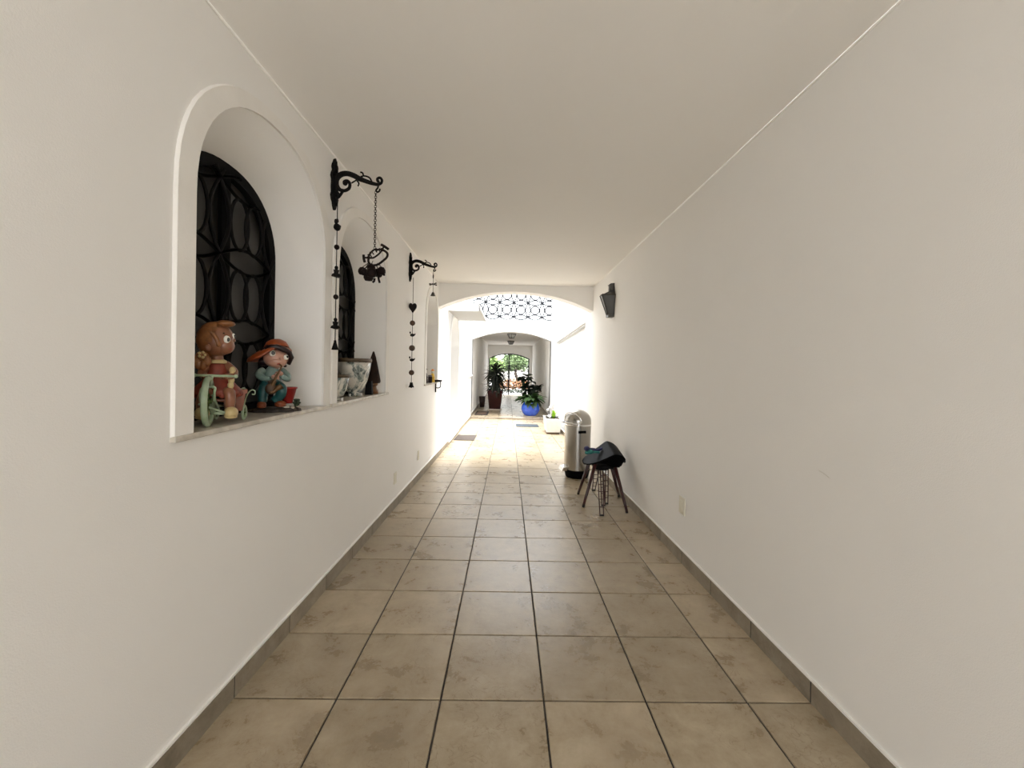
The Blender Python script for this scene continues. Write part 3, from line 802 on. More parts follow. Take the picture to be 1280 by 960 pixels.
for p, q in (((280, 500), (215, 600)), ((440, 520), (470, 600))):
    mb = MB(); mb.tube([hp(*cr(*p)), hp(*cr(*q))], .003, 4); mb.build('wire', 'bronze_iron', orn, mtx=oi)

# bead strings hanging from the brackets
def bird(mb, c, s_=1):
    x, y, z = c
    mb.ell((x, y, z), (.020*s_, .026*s_, .022*s_), 10, 8); mb.ell((x, y-.018*s_, z+.028*s_), (.010*s_, .012*s_, .016*s_), 8, 6)
    mb.tube([(x, y+.02*s_, z), (x, y+.045*s_, z+.022*s_)], [.012*s_, .006*s_], 6)
def buddha(mb, c, s_=1):
    x, y, z = c
    mb.ell((x, y, z+.042*s_), .0125*s_, 8, 6); mb.lathe([(.0, .034*s_), (.018*s_, .028*s_), (.014*s_, .008*s_), (.026*s_, 0), (.03*s_, -.012*s_), (0, -.016*s_)], c, 10)
    mb.ell((x, y, z-.010*s_), (.018*s_, .045*s_, .009*s_), 10, 6)
def bell(mb, c, s_=1):
    mb.lathe([(0, .025*s_), (.012*s_, .02*s_), (.02*s_, 0), (.03*s_, -.022*s_), (0, -.022*s_)], c, 12)
st = thing('bead_string', 'dark string with rooster, seated figures and tassel under the nearer bracket', 'ornament', (-1.105, 2.65, .97), group='hanging strings of charms')
si = Matrix.Translation((1.105, -2.65, -.97)); sx, sy_ = -1.105, 2.65
mb = MB(); mb.tube([(sx, sy_, 1.02), (sx, sy_, .09)], .0028, 5); mb.build('cord', 'iron', st, mtx=si)
mb = MB(); bird(mb, (sx, sy_, .865), 1.05); mb.ell((sx, sy_, .905), (.010, .012, .014), 8, 6); mb.build('rooster_charm', 'iron', st, mtx=si)
for z_ in (.738, .422): mb = MB(); mb.ell((sx, sy_, z_), .0165, 12, 8); mb.build('bead', 'bronze_iron', st, mtx=si)
for z_ in (.565, .235): mb = MB(); buddha(mb, (sx, sy_, z_), 1.0); mb.build('figure_charm', 'iron', st, mtx=si)
mb = MB(); mb.lathe([(0, .065), (.007, .06), (.009, .045), (.022, .0), (.0, 0)], (sx, sy_, .085), 10); mb.build('tassel', 'iron', st, mtx=si)

st = thing('bead_string', 'charm string with brown heart, discs and birds under the farther bracket', 'ornament', (-1.115, 4.80, .95), group='hanging strings of charms')
sx, sy_ = -1.115, 4.80; si = Matrix.Translation((-sx, -sy_, -.95))
mb = MB(); mb.tube([(sx, sy_, 1.01), (sx, sy_, -.23)], .003, 5); mb.build('cord', 'iron', st, mtx=si)
mb = MB(); hp_ = []
for i in range(24):
    a = 2*PI*i/24; hp_.append((sx + .0028*16*math.sin(a)**3, .665 + .0042*(13*math.cos(a)-5*math.cos(2*a)-2*math.cos(3*a)-math.cos(4*a))))
mb.prism(hp_, 'y', sy_-.012, sy_+.012); mb.build('heart_charm', 'bronze_iron', st, mtx=si)
for z_, r_ in ((.485, .03), (.195, .034), (-.09, .03)): mb = MB(); mb.lathe([(0, -.01), (r_, -.008), (r_, .008), (0, .01)], (sx, sy_, z_), 14, axis='y'); mb.ell((sx, sy_, z_), (r_*.9, .016, r_*.9), 12, 8); mb.build('disc_charm', 'brown_bag', st, mtx=si)
for z_ in (.345, .058):
    mb = MB(); mb.ell((sx, sy_, z_), (.026, .018, .018), 10, 8); mb.ell((sx-.024, sy_, z_+.028), (.009, .010, .014), 8, 6); mb.tube([(sx+.02, sy_, z_), (sx+.036, sy_, z_+.018)], [.010, .005], 6); mb.build('bird_charm', 'iron', st, mtx=si)
mb = MB(); mb.lathe([(0, .035), (.016, .03), (.022, 0), (.034, -.025), (0, -.025)], (sx, sy_, -.235), 12); mb.ell((sx, sy_, -.262), .008, 8, 6); mb.build('end_bell', 'iron', st, mtx=si)

dx, dy = -.886, 4.80
st = thing('dragonfly_chime', 'small dragonfly and bell chime hanging from the farther bracket tip', 'ornament', (dx, dy, 1.09))
si = Matrix.Translation((-dx, -dy, -1.09))
mb = MB(); mb.tube([(dx, dy, 1.095), (dx, dy, .82)], .0025, 5); mb.ell((dx, dy, 1.03), (.008, .008, .03), 8, 6); mb.build('cord', 'lantern_metal', st, mtx=si)
mb = MB(); mb.ell((dx, dy, .94), (.012, .03, .012), 8, 6)
for a in (.5, -.35, PI-.5+.4, PI+.35): mb.tube([(dx, dy, .94), (dx+.045*math.cos(a), dy, .94+.045*math.sin(a)*.7)], [.004, .009], 6)
mb.build('dragonfly', 'lantern_metal', st, mtx=si)
mb = MB(); bell(mb, (dx, dy, .825), .95); mb.build('bell', 'lantern_metal', st, mtx=si)

# ---------------------------------------------------------------- dolls in the first niche
def local_frame(org, ang):
    """a = sideways, b = towards the room, c = up"""
    a = Vector((math.cos(ang), math.sin(ang), 0)); b = Vector((math.sin(ang), -math.cos(ang), 0)); c = Vector((0, 0, 1))
    # columns: x->a, y->-b so that y points into the niche
    m = Matrix((a, -b, c)).transposed().to_4x4()
    return m
def wheel(parent, c, r, th, mtx, rimm, name='wheel'):
    """wheel in the local x-z plane turned by mtx"""
    mb = MB(); n = 24
    mb.tube([(r*math.cos(2*PI*k/n), 0, r*math.sin(2*PI*k/n)) for k in range(n)], th, 8, closed=True)
    o = mb.build(name, rimm, parent, mtx=Matrix.Translation(c) @ mtx)
    mb = MB()
    for k in range(8):
        a = PI*k/4; mb.tube([(0, 0, 0), (r*math.cos(a), 0, r*math.sin(a))], th*.22, 5)
    mb.lathe([(0, -th*1.1), (th*.8, -th*1.1), (th*.8, th*1.1), (0, th*1.1)], (0, 0, 0), 10, axis='y')
    mb.build('spokes', 'tire_green', o, mtx=Matrix.Translation(c) @ mtx)
    return o
SILL = -.267
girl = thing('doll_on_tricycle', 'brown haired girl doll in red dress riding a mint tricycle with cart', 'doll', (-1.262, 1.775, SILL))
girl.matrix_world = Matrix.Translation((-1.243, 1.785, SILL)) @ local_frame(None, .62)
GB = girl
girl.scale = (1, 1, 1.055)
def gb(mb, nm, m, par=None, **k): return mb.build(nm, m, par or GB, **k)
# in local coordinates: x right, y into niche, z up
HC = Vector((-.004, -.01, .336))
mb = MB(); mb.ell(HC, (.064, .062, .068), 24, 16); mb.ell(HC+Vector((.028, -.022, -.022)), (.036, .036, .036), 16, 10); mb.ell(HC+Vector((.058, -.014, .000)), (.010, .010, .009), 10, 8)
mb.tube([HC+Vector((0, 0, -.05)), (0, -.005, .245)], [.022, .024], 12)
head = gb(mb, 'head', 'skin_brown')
# hair: a cap over the crown and back, leaving the face to the right free
mb = MB()
res = bmesh.ops.create_uvsphere(mb.b, u_segments=28, v_segments=20, radius=1)
dele = []
for v in mb.b.verts:
    face_dir = Vector((.86, -.5, -.28)).normalized()
    if v.co.normalized().dot(face_dir) > .34: dele.append(v)
bmesh.ops.delete(mb.b, geom=dele, context='VERTS')
for v in mb.b.verts:
    rip = 1 + .02*math.sin(math.atan2(v.co.z, v.co.x+v.co.y)*14)
    v.co = Vector((v.co.x*.070*rip, v.co.y*.070*rip, v.co.z*.075*rip)) + HC
for f in mb.b.faces: f.smooth = True
mb.ell(HC+Vector((.030, -.02, .066)), (.036, .028, .014), 12, 8); mb.tube(smooth_path([HC+Vector(p) for p in ((-.02, -.055, .03), (.0, -.066, .0), (.008, -.062, -.03))], 4), [.009]*8+[.003], 6)
hair = gb(mb, 'hair', 'hair_brown', head)
mb = MB(); c = Vector((-.052, -.045, .262))
for k in range(6): mb.ell(c+Vector((.018*math.cos(k), .0, .018*math.sin(k)-.012)), (.015, .013, .02), 8, 6)
gb(mb, 'pigtail', 'hair_brown', head)
mb = MB()
for k in range(5): mb.ell(c+Vector((.010*math.cos(2*PI*k/5), -.02, .012+.010*math.sin(2*PI*k/5))), (.0055, .003, .0055), 8, 6)
gb(mb, 'hair_flower', 'cream', head)
mb = MB(); e1 = HC+Vector((.034, -.052, .002)); mb.ell(e1, (.0135, .009, .0155), 14, 10); gb(mb, 'eye', 'eye_white', head)
mb = MB(); e2 = HC+Vector((.058, -.018, .018)); mb.ell(e2, (.007, .010, .011), 14, 10); gb(mb, 'eye', 'eye_white', head)
mb = MB(); mb.ell(e1+Vector((.006, -.0065, -.001)), (.006, .004, .0085), 10, 8); gb(mb, 'pupil', 'eye_black', head)
mb = MB(); mb.ell(e2+Vector((.004, -.004, 0)), (.005, .006, .006), 10, 8); gb(mb, 'pupil', 'eye_black', head)
mb = MB(); mb.tube([e1+Vector((-.013, -.004, .021)), e1+Vector((-.008, -.006, .026))], .002, 5); gb(mb, 'eyebrow', 'eye_black', head)
mb = MB(); mb.ell(HC+Vector((-.028, -.056, -.034)), (.011, .007, .014), 10, 8); gb(mb, 'ear', 'skin_brown', head)
mb = MB(); mb.tube(smooth_path([HC+Vector(p) for p in ((.040, -.052, -.034), (.050, -.044, -.037), (.058, -.034, -.030))], 3), .0022, 5); gb(mb, 'mouth', 'lip_red', head)
# dress, collar, arms, skirt, legs
mb = MB(); mb.lathe([(0, .255), (.022, .252), (.038, .235), (.042, .205), (.045, .185), (.065, .16), (.088, .135), (.094, .118), (.07, .11), (0, .108)], (0, 0, 0), 22, sy=.85); gb(mb, 'dress', 'dress_red')
mb = MB(); mb.lathe([(.018, .262), (.034, .252), (.040, .243), (.030, .241)], (0, -.002, 0), 16); gb(mb, 'collar', 'cream')
mb = MB()
for k in range(14):
    a = 2*PI*k/14; mb.ell((.080*math.cos(a), .068*math.sin(a), .118), (.016, .014, .014), 8, 6)
gb(mb, 'skirt_frill', 'dress_red')
for sgn, hx in ((-1, -.037), (1, .022)):
    mb = MB(); mb.tube(smooth_path([(.030*sgn+.0, -.005, .238), (.055*sgn+.004, -.035, .205), (.045*sgn+.002, -.07, .190), (hx, -.098, .192)], 4), [.016, .017, .017, .017, .016, .015, .014, .013, .012, .011, .011, .011, .010], 10)
    for k in range(4): mb.tube([(hx-.010+.006*k, -.10, .196), (hx-.010+.006*k, -.110, .190), (hx-.010+.006*k, -.104, .183)], .0034, 6)
    gb(mb, 'arm', 'skin_brown')
mb = MB()
for k in range(5): mb.ell((.052-.002*k, -.055-.004*k, .215-.02*k), (.012, .012, .015), 8, 6)
gb(mb, 'ribbon', 'cream')
for sgn, kx, fx, fy in ((1, .042, .045, -.075), (-1, -.040, -.052, -.06)):
    mb = MB(); mb.tube(smooth_path([(.028*sgn, -.03, .125), (kx, -.075, .125), (fx, fy, .085), (fx, fy, .055)], 4), [.022]*5+[.020]*4+[.017]*4, 12); gb(mb, 'leg', 'skin_brown')
    mb = MB(); mb.ell((fx+.003, fy-.010, .048), (.026, .032, .024), 16, 10); mb.ell((fx+.003, fy-.010, .032), (.024, .032, .009), 14, 6); gb(mb, 'shoe', 'cream')
# tricycle: front wheel nearly edge on
WR = .086
wmt = Matrix.Rotation(PI/2-.15, 4, 'Z')
wheel(GB, Vector((-.030, -.115, WR+.010)), WR, .0115, wmt, 'mint', 'front_wheel')
mb = MB(); mb.tube([(-.075, -.112, .196), (.062, -.108, .192)], .0050, 8); mb.ell((-.075, -.112, .196), .008, 8, 6); mb.ell((.062, -.108, .192), .008, 8, 6); gb(mb, 'handlebar', 'mint')
mb = MB(); mb.tube([(-.018, -.112, .194), (-.022, -.115, .150)], .005, 8)
for sx_ in (-.024, .020):
    mb.tube(smooth_path([(-.022, -.115, .152), (-.026+sx_*.9, -.115, .148), (-.030+sx_, -.115, .13), (-.030+sx_, -.115, WR+.01)], 3), .005, 8)
gb(mb, 'fork', 'mint')
mb = MB(); mb.tube([(-.060, -.115, .088), (.048, -.095, .040)], .0045, 8); mb.tube([(-.015, -.11, .12), (.0, -.04, .075), (.03, .10, .06)], .0055, 8); mb.tube([(-.012, -.11, .05), (.05, -.06, .040), (.05, .10, .045)], .0055, 8)
gb(mb, 'frame_tube', 'mint')
mb = MB(); mb.box(-.02, .04, -.045, .02, .088, .100, bev=.004); gb(mb, 'saddle', 'shoe_orange')
for bx_ in (0,):
    mb = MB(); mb.prism([(.03, .045), (.092, .045), (.104, .122), (.02, .122)], 'y', .0, .10); mb.prism([(.018, .118), (.110, .118), (.110, .134), (.018, .134)], 'y', -.005, .105); gb(mb, 'cart_box', 'shoe_orange')
wheel(GB, Vector((.102, .060, .033)), .027, .006, Matrix.Rotation(PI/2-.3, 4, 'Z'), 'mint', 'rear_wheel')
wheel(GB, Vector((.0, .11, .033)), .027, .006, Matrix.Rotation(PI/2-.3, 4, 'Z'), 'mint', 'rear_wheel')
mb = MB(); mb.tube(smooth_path([(.100, .06, .040), (.106, .065, .085), (.118, .07, .115), (.132, .07, .128), (.144, .07, .122), (.142, .07, .108), (.132, .07, .110)], 4), .0028, 6)
mb.tube(smooth_path([(.085, .03, .115), (.090, .03, .135), (.100, .03, .138), (.106, .03, .128)], 4), .0028, 6); gb(mb, 'scroll_handle', 'mint')

# boy with horn
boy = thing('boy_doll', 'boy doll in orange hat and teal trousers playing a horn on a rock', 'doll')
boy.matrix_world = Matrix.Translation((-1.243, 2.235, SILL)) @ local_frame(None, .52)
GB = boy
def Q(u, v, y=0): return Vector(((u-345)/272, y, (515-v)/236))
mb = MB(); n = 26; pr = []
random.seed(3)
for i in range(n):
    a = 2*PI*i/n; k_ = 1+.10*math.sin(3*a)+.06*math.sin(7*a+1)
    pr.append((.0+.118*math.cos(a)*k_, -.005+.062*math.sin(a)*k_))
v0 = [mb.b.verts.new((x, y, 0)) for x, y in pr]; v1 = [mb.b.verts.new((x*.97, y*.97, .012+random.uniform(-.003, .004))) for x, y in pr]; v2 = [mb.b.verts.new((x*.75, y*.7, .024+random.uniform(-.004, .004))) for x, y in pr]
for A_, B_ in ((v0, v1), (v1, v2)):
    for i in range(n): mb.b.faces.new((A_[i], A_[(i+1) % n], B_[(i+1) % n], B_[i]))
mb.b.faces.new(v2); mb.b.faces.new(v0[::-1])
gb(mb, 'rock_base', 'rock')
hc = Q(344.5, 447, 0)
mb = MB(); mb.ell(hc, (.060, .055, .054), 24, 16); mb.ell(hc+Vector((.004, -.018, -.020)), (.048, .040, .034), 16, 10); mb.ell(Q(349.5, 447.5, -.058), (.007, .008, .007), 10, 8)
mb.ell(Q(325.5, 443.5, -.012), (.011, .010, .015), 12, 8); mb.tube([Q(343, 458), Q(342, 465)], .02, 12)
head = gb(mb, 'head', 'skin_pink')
mb = MB(); mb.tube([Q(331, 436.5, -.045), Q(338, 433.5, -.052), Q(346, 433.5, -.056), Q(353, 436, -.052), Q(360, 439, -.038), Q(364, 446, -.02), Q(361, 455, -.01)], [.010, .013, .014, .015, .014, .013, .008], 8)
for (u, v, y, r) in ((329, 438, -.03, .016), (334, 434, -.04, .014), (345, 433, -.052, .015), (350, 435, -.055, .015), (354, 437, -.05, .013), (361, 440, -.03, .014), (363, 447, -.015, .012), (361, 453, -.01, .011), (356, 457, -.015, .009), (337, 440, .045, .045), (350, 445, .04, .04), (330, 452, .03, .03)): mb.ell(Q(u, v, y), (r, r*.9, r*.85), 10, 8)
gb(mb, 'hair', 'hair_dark', head)
for (u, v, y, r) in ((339.8, 441.5, -.050, .0155), (357.0, 446, -.040, .013)):
    mb = MB(); mb.ell(Q(u, v, y), (r, r*.7, r*1.1), 14, 10); ey = gb(mb, 'eye', 'eye_white', head)
for (u, v, y, r) in ((340.6, 441.3, -.0585, .009), (358.6, 445.5, -.0465, .006)):
    mb = MB(); mb.ell(Q(u, v, y), (r, .004, r*1.15), 12, 8); gb(mb, 'pupil', 'eye_black', head)
mb = MB(); mb.tube(smooth_path([Q(335.8, 441, -.053), Q(337, 437.2, -.055), Q(341, 436, -.055)], 3), .002, 5)
gb(mb, 'eyebrow', 'eye_black', head)
mb = MB(); mb.ell(Q(347.5, 454.5, -.052), (.008, .006, .006), 10, 8); gb(mb, 'mouth', 'lip_red', head)
# hat: crown plus a wide brim sweeping down to the left
mb = MB()
tilt = Matrix.Rotation(-.12, 4, 'Y') @ Matrix.Rotation(.35, 4, 'X')
hm = Matrix.Translation(Q(345, 434, .008)) @ Matrix.Rotation(-.06, 4, 'Y') @ Matrix.Rotation(-.22, 4, 'X')
mb.lathe([(0, .046), (.028, .042), (.048, .028), (.058, .008), (.062, -.004), (.058, -.004), (.045, .02), (0, .03)], (0, 0, 0), 24)
for v in mb.b.verts: v.co = hm @ v.co
nb = len(mb.b.verts)
seg = 32; rings = []
for r_, lift in ((.054, 0), (.075, -.006), (.096, -.016), (.099, -.022), (.094, -.022), (.074, -.012), (.054, -.006)):
    ring = []
    for k in range(seg):
        a = 2*PI*k/seg; px, py = r_*math.cos(a), r_*math.sin(a)
        ext = max(0, -math.cos(a))            # longer to the left
        front = max(0, -math.sin(a))
        rr_ = 1 + .42*ext*(r_-.054)/.045 - .6*max(0, math.cos(a))*(r_-.054)/.1 - .75*front*(r_-.054)/.1
        z = lift*(1+2.4*ext) + (.02*ext if False else 0) + .006*math.sin(3*a)
        ring.append(mb.b.verts.new(hm @ Vector((px*rr_, py*rr_, z))))
    rings.append(ring)
for A_, B_ in zip(rings, rings[1:]+rings[:1]):
    for k in range(seg): f = mb.b.faces.new((A_[k], A_[(k+1) % seg], B_[(k+1) % seg], B_[k])); f.smooth = True
gb(mb, 'hat', 'hat_orange')
mb = MB(); mb.lathe([(0, .245), (.020, .240), (.032, .225), (.040, .195), (.043, .165), (.038, .15), (0, .148)], (-.018, 0, 0), 18, sy=.85); torso = gb(mb, 'shirt', 'shirt_mint')
for pts in (((329.5, 462, -.01), (323.5, 468, -.03), (331, 473, -.055), (338, 472, -.065)), ((351, 462, -.005), (359, 469, -.02), (358, 473.5, -.045), (351, 468.5, -.062))):
    mb = MB(); mb.tube(smooth_path([Q(*p) for p in pts], 4), [.015]+[.018]*7+[.014]*4+[.011], 12); gb(mb, 'sleeve', 'shirt_mint')
for c_, s1 in ((Q(342.5, 470.5, -.068), 1), (Q(350, 466.5, -.066), -1)):
    mb = MB(); mb.ell(c_, (.014, .012, .012), 12, 8)
    for k in range(4): mb.tube([c_+Vector((.004*s1, -.006, .009-.006*k)), c_+Vector((.016*s1, -.014, .008-.006*k)), c_+Vector((.020*s1, -.006, .006-.006*k))], .0038, 6)
    mb.tube([c_+Vector((0, -.008, .010)), c_+Vector((.008*s1, -.012, .018))], .004, 6)
    gb(mb, 'hand', 'skin_pink')
for pts in (((333, 478, 0), (330, 486, -.015), (328.5, 494, -.02), (328.5, 502, -.02)), ((345, 480, 0), (352, 486, -.04), (350, 495, -.03), (343, 501, -.02))):
    mb = MB(); mb.tube(smooth_path([Q(*p) for p in pts], 4), [.026]*5+[.025]*4+[.022]*4, 14); gb(mb, 'trouser_leg', 'pants_teal')
for c_, r_ in ((Q(327.5, 505.5, -.028), (.022, .030, .019)), (Q(351, 504.5, -.035), (.028, .026, .016))):
    mb = MB(); mb.ell(c_, r_, 16, 10); mb.ell(c_+Vector((0, 0, -.010)), (r_[0]*1.02, r_[1]*1.02, .008), 14, 6); gb(mb, 'shoe', 'shoe_orange')
mb = MB(); mb.tube(smooth_path([Q(348.5, 455, -.066), Q(351, 458, -.078), Q(347, 466, -.082), Q(343, 474, -.085), Q(340, 482, -.085), Q(338, 487, -.08)], 4), [.004]*8+[.006]*5+[.010]*4+[.014]*4, 10)
mb.tube(smooth_path([Q(337, 488, -.08), Q(341, 489, -.088), Q(347, 484, -.09), Q(352, 481, -.09)], 4), [.013]*4+[.010]*4+[.014]*4+[.022], 12)
gb(mb, 'horn', 'brass')
mb = MB(); mb.ell(Q(338.5, 485, -.078), (.027, .020, .030), 14, 10); mb.ell(Q(340, 477, -.065), (.020, .012, .015), 12, 8); gb(mb, 'satchel', 'brown_bag')
mb = MB(); bc = Q(360.5, 504, .01); mb.lathe([(0, 0), (.022, 0), (.024, .002), (.044, .088), (.047, .088), (.047, .080), (.038, .078), (.02, .01)], bc+Vector((0, 0, -.004)), 4 and 18, sy=.8); gb(mb, 'red_bucket', 'bucket_red')
mb = MB()
for k in range(6):
    a = k*1.05; mb.tube([Q(372, 508, -.01), Q(372+4*math.cos(a), 503+4*math.sin(a), -.01+.012*math.sin(a*2))], [.004, .009], 6)
gb(mb, 'leaf_tuft', 'bush_dark')
mb = MB(); mb.ell(Q(358, 509, -.035), (.018, .012, .008), 10, 6); gb(mb, 'pale_stone', 'saucer')
mb = MB(); mb.ell(Q(366, 510, -.03), (.012, .012, .007), 10, 6); gb(mb, 'pale_stone', 'saucer')

# ---------------------------------------------------------------- bowls and gnome in the second niche
def bowl(lab, x, y, r, h, foot, sq=1):
    t = thing('painted_bowl', lab, 'bowl', (x, y, SILL), group='painted footed bowls in the second niche')
    prof = [(0, .012), (foot*.9, .010), (foot*1.05, 0), (foot*1.1, .012), (foot*.9, .028), (r*.55, h*.17), (r*.80, h*.42), (r*.94, h*.70), (r, h*.90), (r*.97, h*.90), (r*.9, h*.7), (r*.74, h*.42), (r*.5, h*.2), (0, h*.12)]
    mb = MB(); mb.lathe(prof, (0, 0, 0), 36); mb.build('body', 'painted_bowl', t)
    mb = MB(); mb.lathe([(r*.97, h*.90), (r*1.035, h*.90), (r*1.045, h*.96), (r*1.02, h), (r*.95, h), (r*.93, h*.93), (r*.97, h*.90)], (0, 0, 0), 36); mb.build('rim', 'rim_brown', t)
    for k in range(3):
        mb = MB(); a = 2*PI*k/3+.4; mb.lathe([(0, .022), (.014, .02), (.010, .008), (.014, 0), (0, 0)], (foot*1.3*math.cos(a), foot*1.3*math.sin(a), 0), 8)
        mb.build('foot', 'caulk', t)
    t.scale = (sq, 1, 1)
bowl('large white bowl with dark painted trees and brown rim, second niche', -1.265, 3.42, .168, .31, .055, .76)
bowl('small white bowl with brown rim in front of the large painted bowl', -1.225, 2.965, .088, .185, .03)
gn = thing('gnome_figurine', 'golden brown gnome with tall dark pointed hat beside the painted bowls', 'figurine', (-1.215, 3.745, SILL))
mb = MB(); mb.lathe([(0, .385), (.008, .375), (.022, .33), (.040, .25), (.055, .17), (.066, .11), (.060, .095), (0, .10)], (0, 0, 0), 18); mb.build('hat', 'gnome_hat', gn)
mb = MB(); mb.ell((0, -.002, .088), (.044, .044, .030), 14, 10); hd_ = mb.build('face', 'gold_brown', gn)
mb = MB(); mb.ell((.01, -.044, .082), .010, 8, 6); mb.build('nose', 'gold_brown', hd_)
mb = MB(); mb.lathe([(0, .075), (.028, .07), (.036, .045), (.048, .03), (.05, .0), (0, 0)], (0, 0, 0), 16); mb.build('body', 'gold_brown', gn)
mb = MB(); mb.prism([(-.03, 0), (.03, 0), (.022, .12), (-.024, .11)], 'y', -.02, .02); o = mb.build('dark_block', 'iron'); o.location = (-1.20, 3.60, SILL); tag(o, 'small dark block between the large bowl and the gnome', 'ornament')

# ---------------------------------------------------------------- third niche
def figurine(lab, x, y, body, hd, hat, h, r):
    t = thing('small_figurine', lab, 'figurine', (x, y, SILL), group='figurines in the third niche')
    mb = MB(); mb.lathe([(0, h*.68), (r*.5, h*.66), (r*.75, h*.5), (r*.85, h*.3), (r, h*.05), (r, 0), (0, 0)], (0, 0, 0), 14); mb.tube([(r*.4, -r*.5, h*.5), (r*.9, -r*.9, h*.38), (r*.3, -r*1.1, h*.3)], r*.22, 7); mb.build('body', body, t)
    mb = MB(); mb.ell((0, 0, h*.80), (r*.62, r*.62, h*.14), 12, 8); mb.ell((0, -r*.62, h*.79), r*.12, 6, 5); mb.build('head', hd, t)
    mb = MB(); mb.lathe([(0, h), (r*.35, h*.98), (r*.62, h*.89), (r*.85, h*.86), (r*.5, h*.86)], (0, 0, 0), 12); mb.build('hat', hat, t)
figurine('dark bodied figurine with pale head at the near end of third niche', -1.235, 6.20, 'purple_dark', 'eye_white', 'iron', .23, .045)
figurine('figurine with yellow coat and orange hat in the third niche', -1.185, 6.53, 'yellow_paint', 'eye_white', 'orange_paint', .21, .04)
mb = MB(); mb.box(-.03, .03, -.05, .05, 0, .11, bev=.006); o = mb.build('dark_book', 'purple_dark'); o.location = (-1.19, 6.35, SILL); o.rotation_euler = (.25, 0, .2); tag(o, 'leaning dark purple box between the two niche figurines', 'box')
t = thing('bracket_shelf', 'tiny dark shelf on a curled bracket at the third niche edge', 'shelf', (XL, 6.62, -.26))
mb = MB(); mb.box(0, .10, -.10, .08, .0, .03, bev=.004); mb.build('shelf_board', 'iron', t)
mb = MB(); mb.tube([(.012, 0, 0), (.012, 0, -.17)], .010, 6); mb.tube(smooth_path([(.09, 0, 0), (.09, 0, -.06), (.08, 0, -.09), (.05, 0, -.10), (.012, 0, -.095)], 4), .008, 6); mb.build('shelf_bracket', 'iron', t)

# ---------------------------------------------------------------- pedal bin
bx, by = 1.015, 5.83; bz = fz(by)
t = thing('pedal_bin', 'tall stainless steel domed pedal bin against the right wall', 'bin', (bx, by, bz), rz=0)
R = .185
mb = MB(); mb.lathe([(R, .12), (R, .76)], (0, 0, 0), 48); mb.build('body', 'steel', t)
mb = MB(); mb.lathe([(R*.82, 0), (R*.88, .02), (R*.98, .10), (R*1.0, .125), (R*.96, .13)], (0, 0, 0), 40); mb.lathe([(0, 0), (R*.82, 0)], (0, 0, 0), 40); mb.build('base_ring', 'black_plastic', t)
mb = MB(); mb.lathe([(R*1.005, .755), (R*1.0, .79)] + [(R*math.cos(a), .79+.165*math.sin(a)) for a in [PI/2*k/12 for k in range(1, 13)]], (0, 0, 0), 48); mb.build('dome_lid', 'steel', t)
mb = MB(); mb.lathe([(R*1.01, .735), (R*1.03, .74), (R*1.03, .752), (R*1.01, .757)], (0, 0, 0), 48); mb.build('lid_seam', 'chrome', t)
# push flap with its chrome frame on the side that faces the camera and left
mb = MB(); pts = []
for k in range(17):
    a = PI*k/16; d = Vector((-.80, -.60, 0)); s_ = Vector((.60, -.80, 0))
    p = s_*R*.85*math.cos(a) + d*R*math.sqrt(max(0, 1-(.85*math.cos(a))**2 - (.80*math.sin(a))**2*.55)) ; pts.append((p.x*1.03, p.y*1.03, .79+.13*math.sin(a)))
mb.tube(pts, .010, 7); mb.tube([pts[0], (-.16, -.125, .775), pts[-1]], .011, 7); mb.build('flap_frame', 'chrome', t)
mb = MB(); mb.prism([(-.245, .775), (-.12, .77), (-.12, .79), (-.24, .795)], 'y', -.03, .03); o = mb.build('lid_handle', 'plastic_dark', t); o.rotation_euler = (0, 0, .35)
mb = MB(); mb.tube([(-.235, -.07, .79), (-.19, -.11, .782), (-.10, -.185, .77), (-.04, -.195, .765)], .012, 8); mb.ell((-.04, -.195, .765), .017, 10, 8); mb.build('lid_hinge', 'chrome', t)
mb = MB(); mb.box(-.055, .055, -.006, .006, -.017, .017, bev=.002); o = mb.build('nameplate', 'black_plastic', t); o.location = (.03, -R*.992, .66); o.rotation_euler = (0, 0, .16)
mb = MB(); mb.prism([(-.06, 0), (.06, 0), (.045, .05), (-.045, .05)], 'y', -.05, .05); o = mb.build('pedal', 'chrome', t); o.location = (-R-.01, -.07, .115); o.rotation_euler = (.2, 0, .4)

# ---------------------------------------------------------------- stool with black saddle seat
st = thing('saddle_stool', 'black curved saddle seat stool with dark red wooden legs by the right wall', 'stool', (1.09, 4.62, fz(4.62)))
org = Vector((1.09, 4.62, fz(4.62)))
feet = [(.884, 4.945), (.855, 4.455), (1.285, 4.285), (1.355, 4.86)]
tops = [(.975, 4.72), (1.00, 4.55), (1.20, 4.53), (1.20, 4.72)]
for (fx, fy), (tx, ty) in zip(feet, tops):
    mb = MB(); a = Vector((fx, fy, fz(fy)+.012)) - org; b = Vector((tx, ty, fz(ty)+.47)) - org
    mb.tube([a, a.lerp(b, .25), b], [.0135, .016, .022], 12); lg = mb.build('leg', 'leg_wood', st)
    mb = MB(); mb.tube([a-Vector((0, 0, .012)), a+(b-a)*.03], .0145, 12); mb.build('foot_cap', 'rubber', lg)
mb = MB(); nu, nv = 25, 21
def seat_pt(u, v, th=0):
    # u: -1 low front edge (towards -x) .. 1 rounded back; v: -1 near side .. 1 far side
    side = (max(0, 1-abs(u)**2.6))**.5
    x = .015 + .232*u; y = .20*v*(.30+.70*side)
    if u < .30: h_ = max(0, (u+1)/1.30)**1.15
    else: h_ = .12 + .88*math.sqrt(max(0, 1-((u-.30)/.70)**2))
    z = .462 + .205*h_*(.80 + .20*v) - .02*(1-v*v)*max(0, -u)
    return Vector((x, y, z))
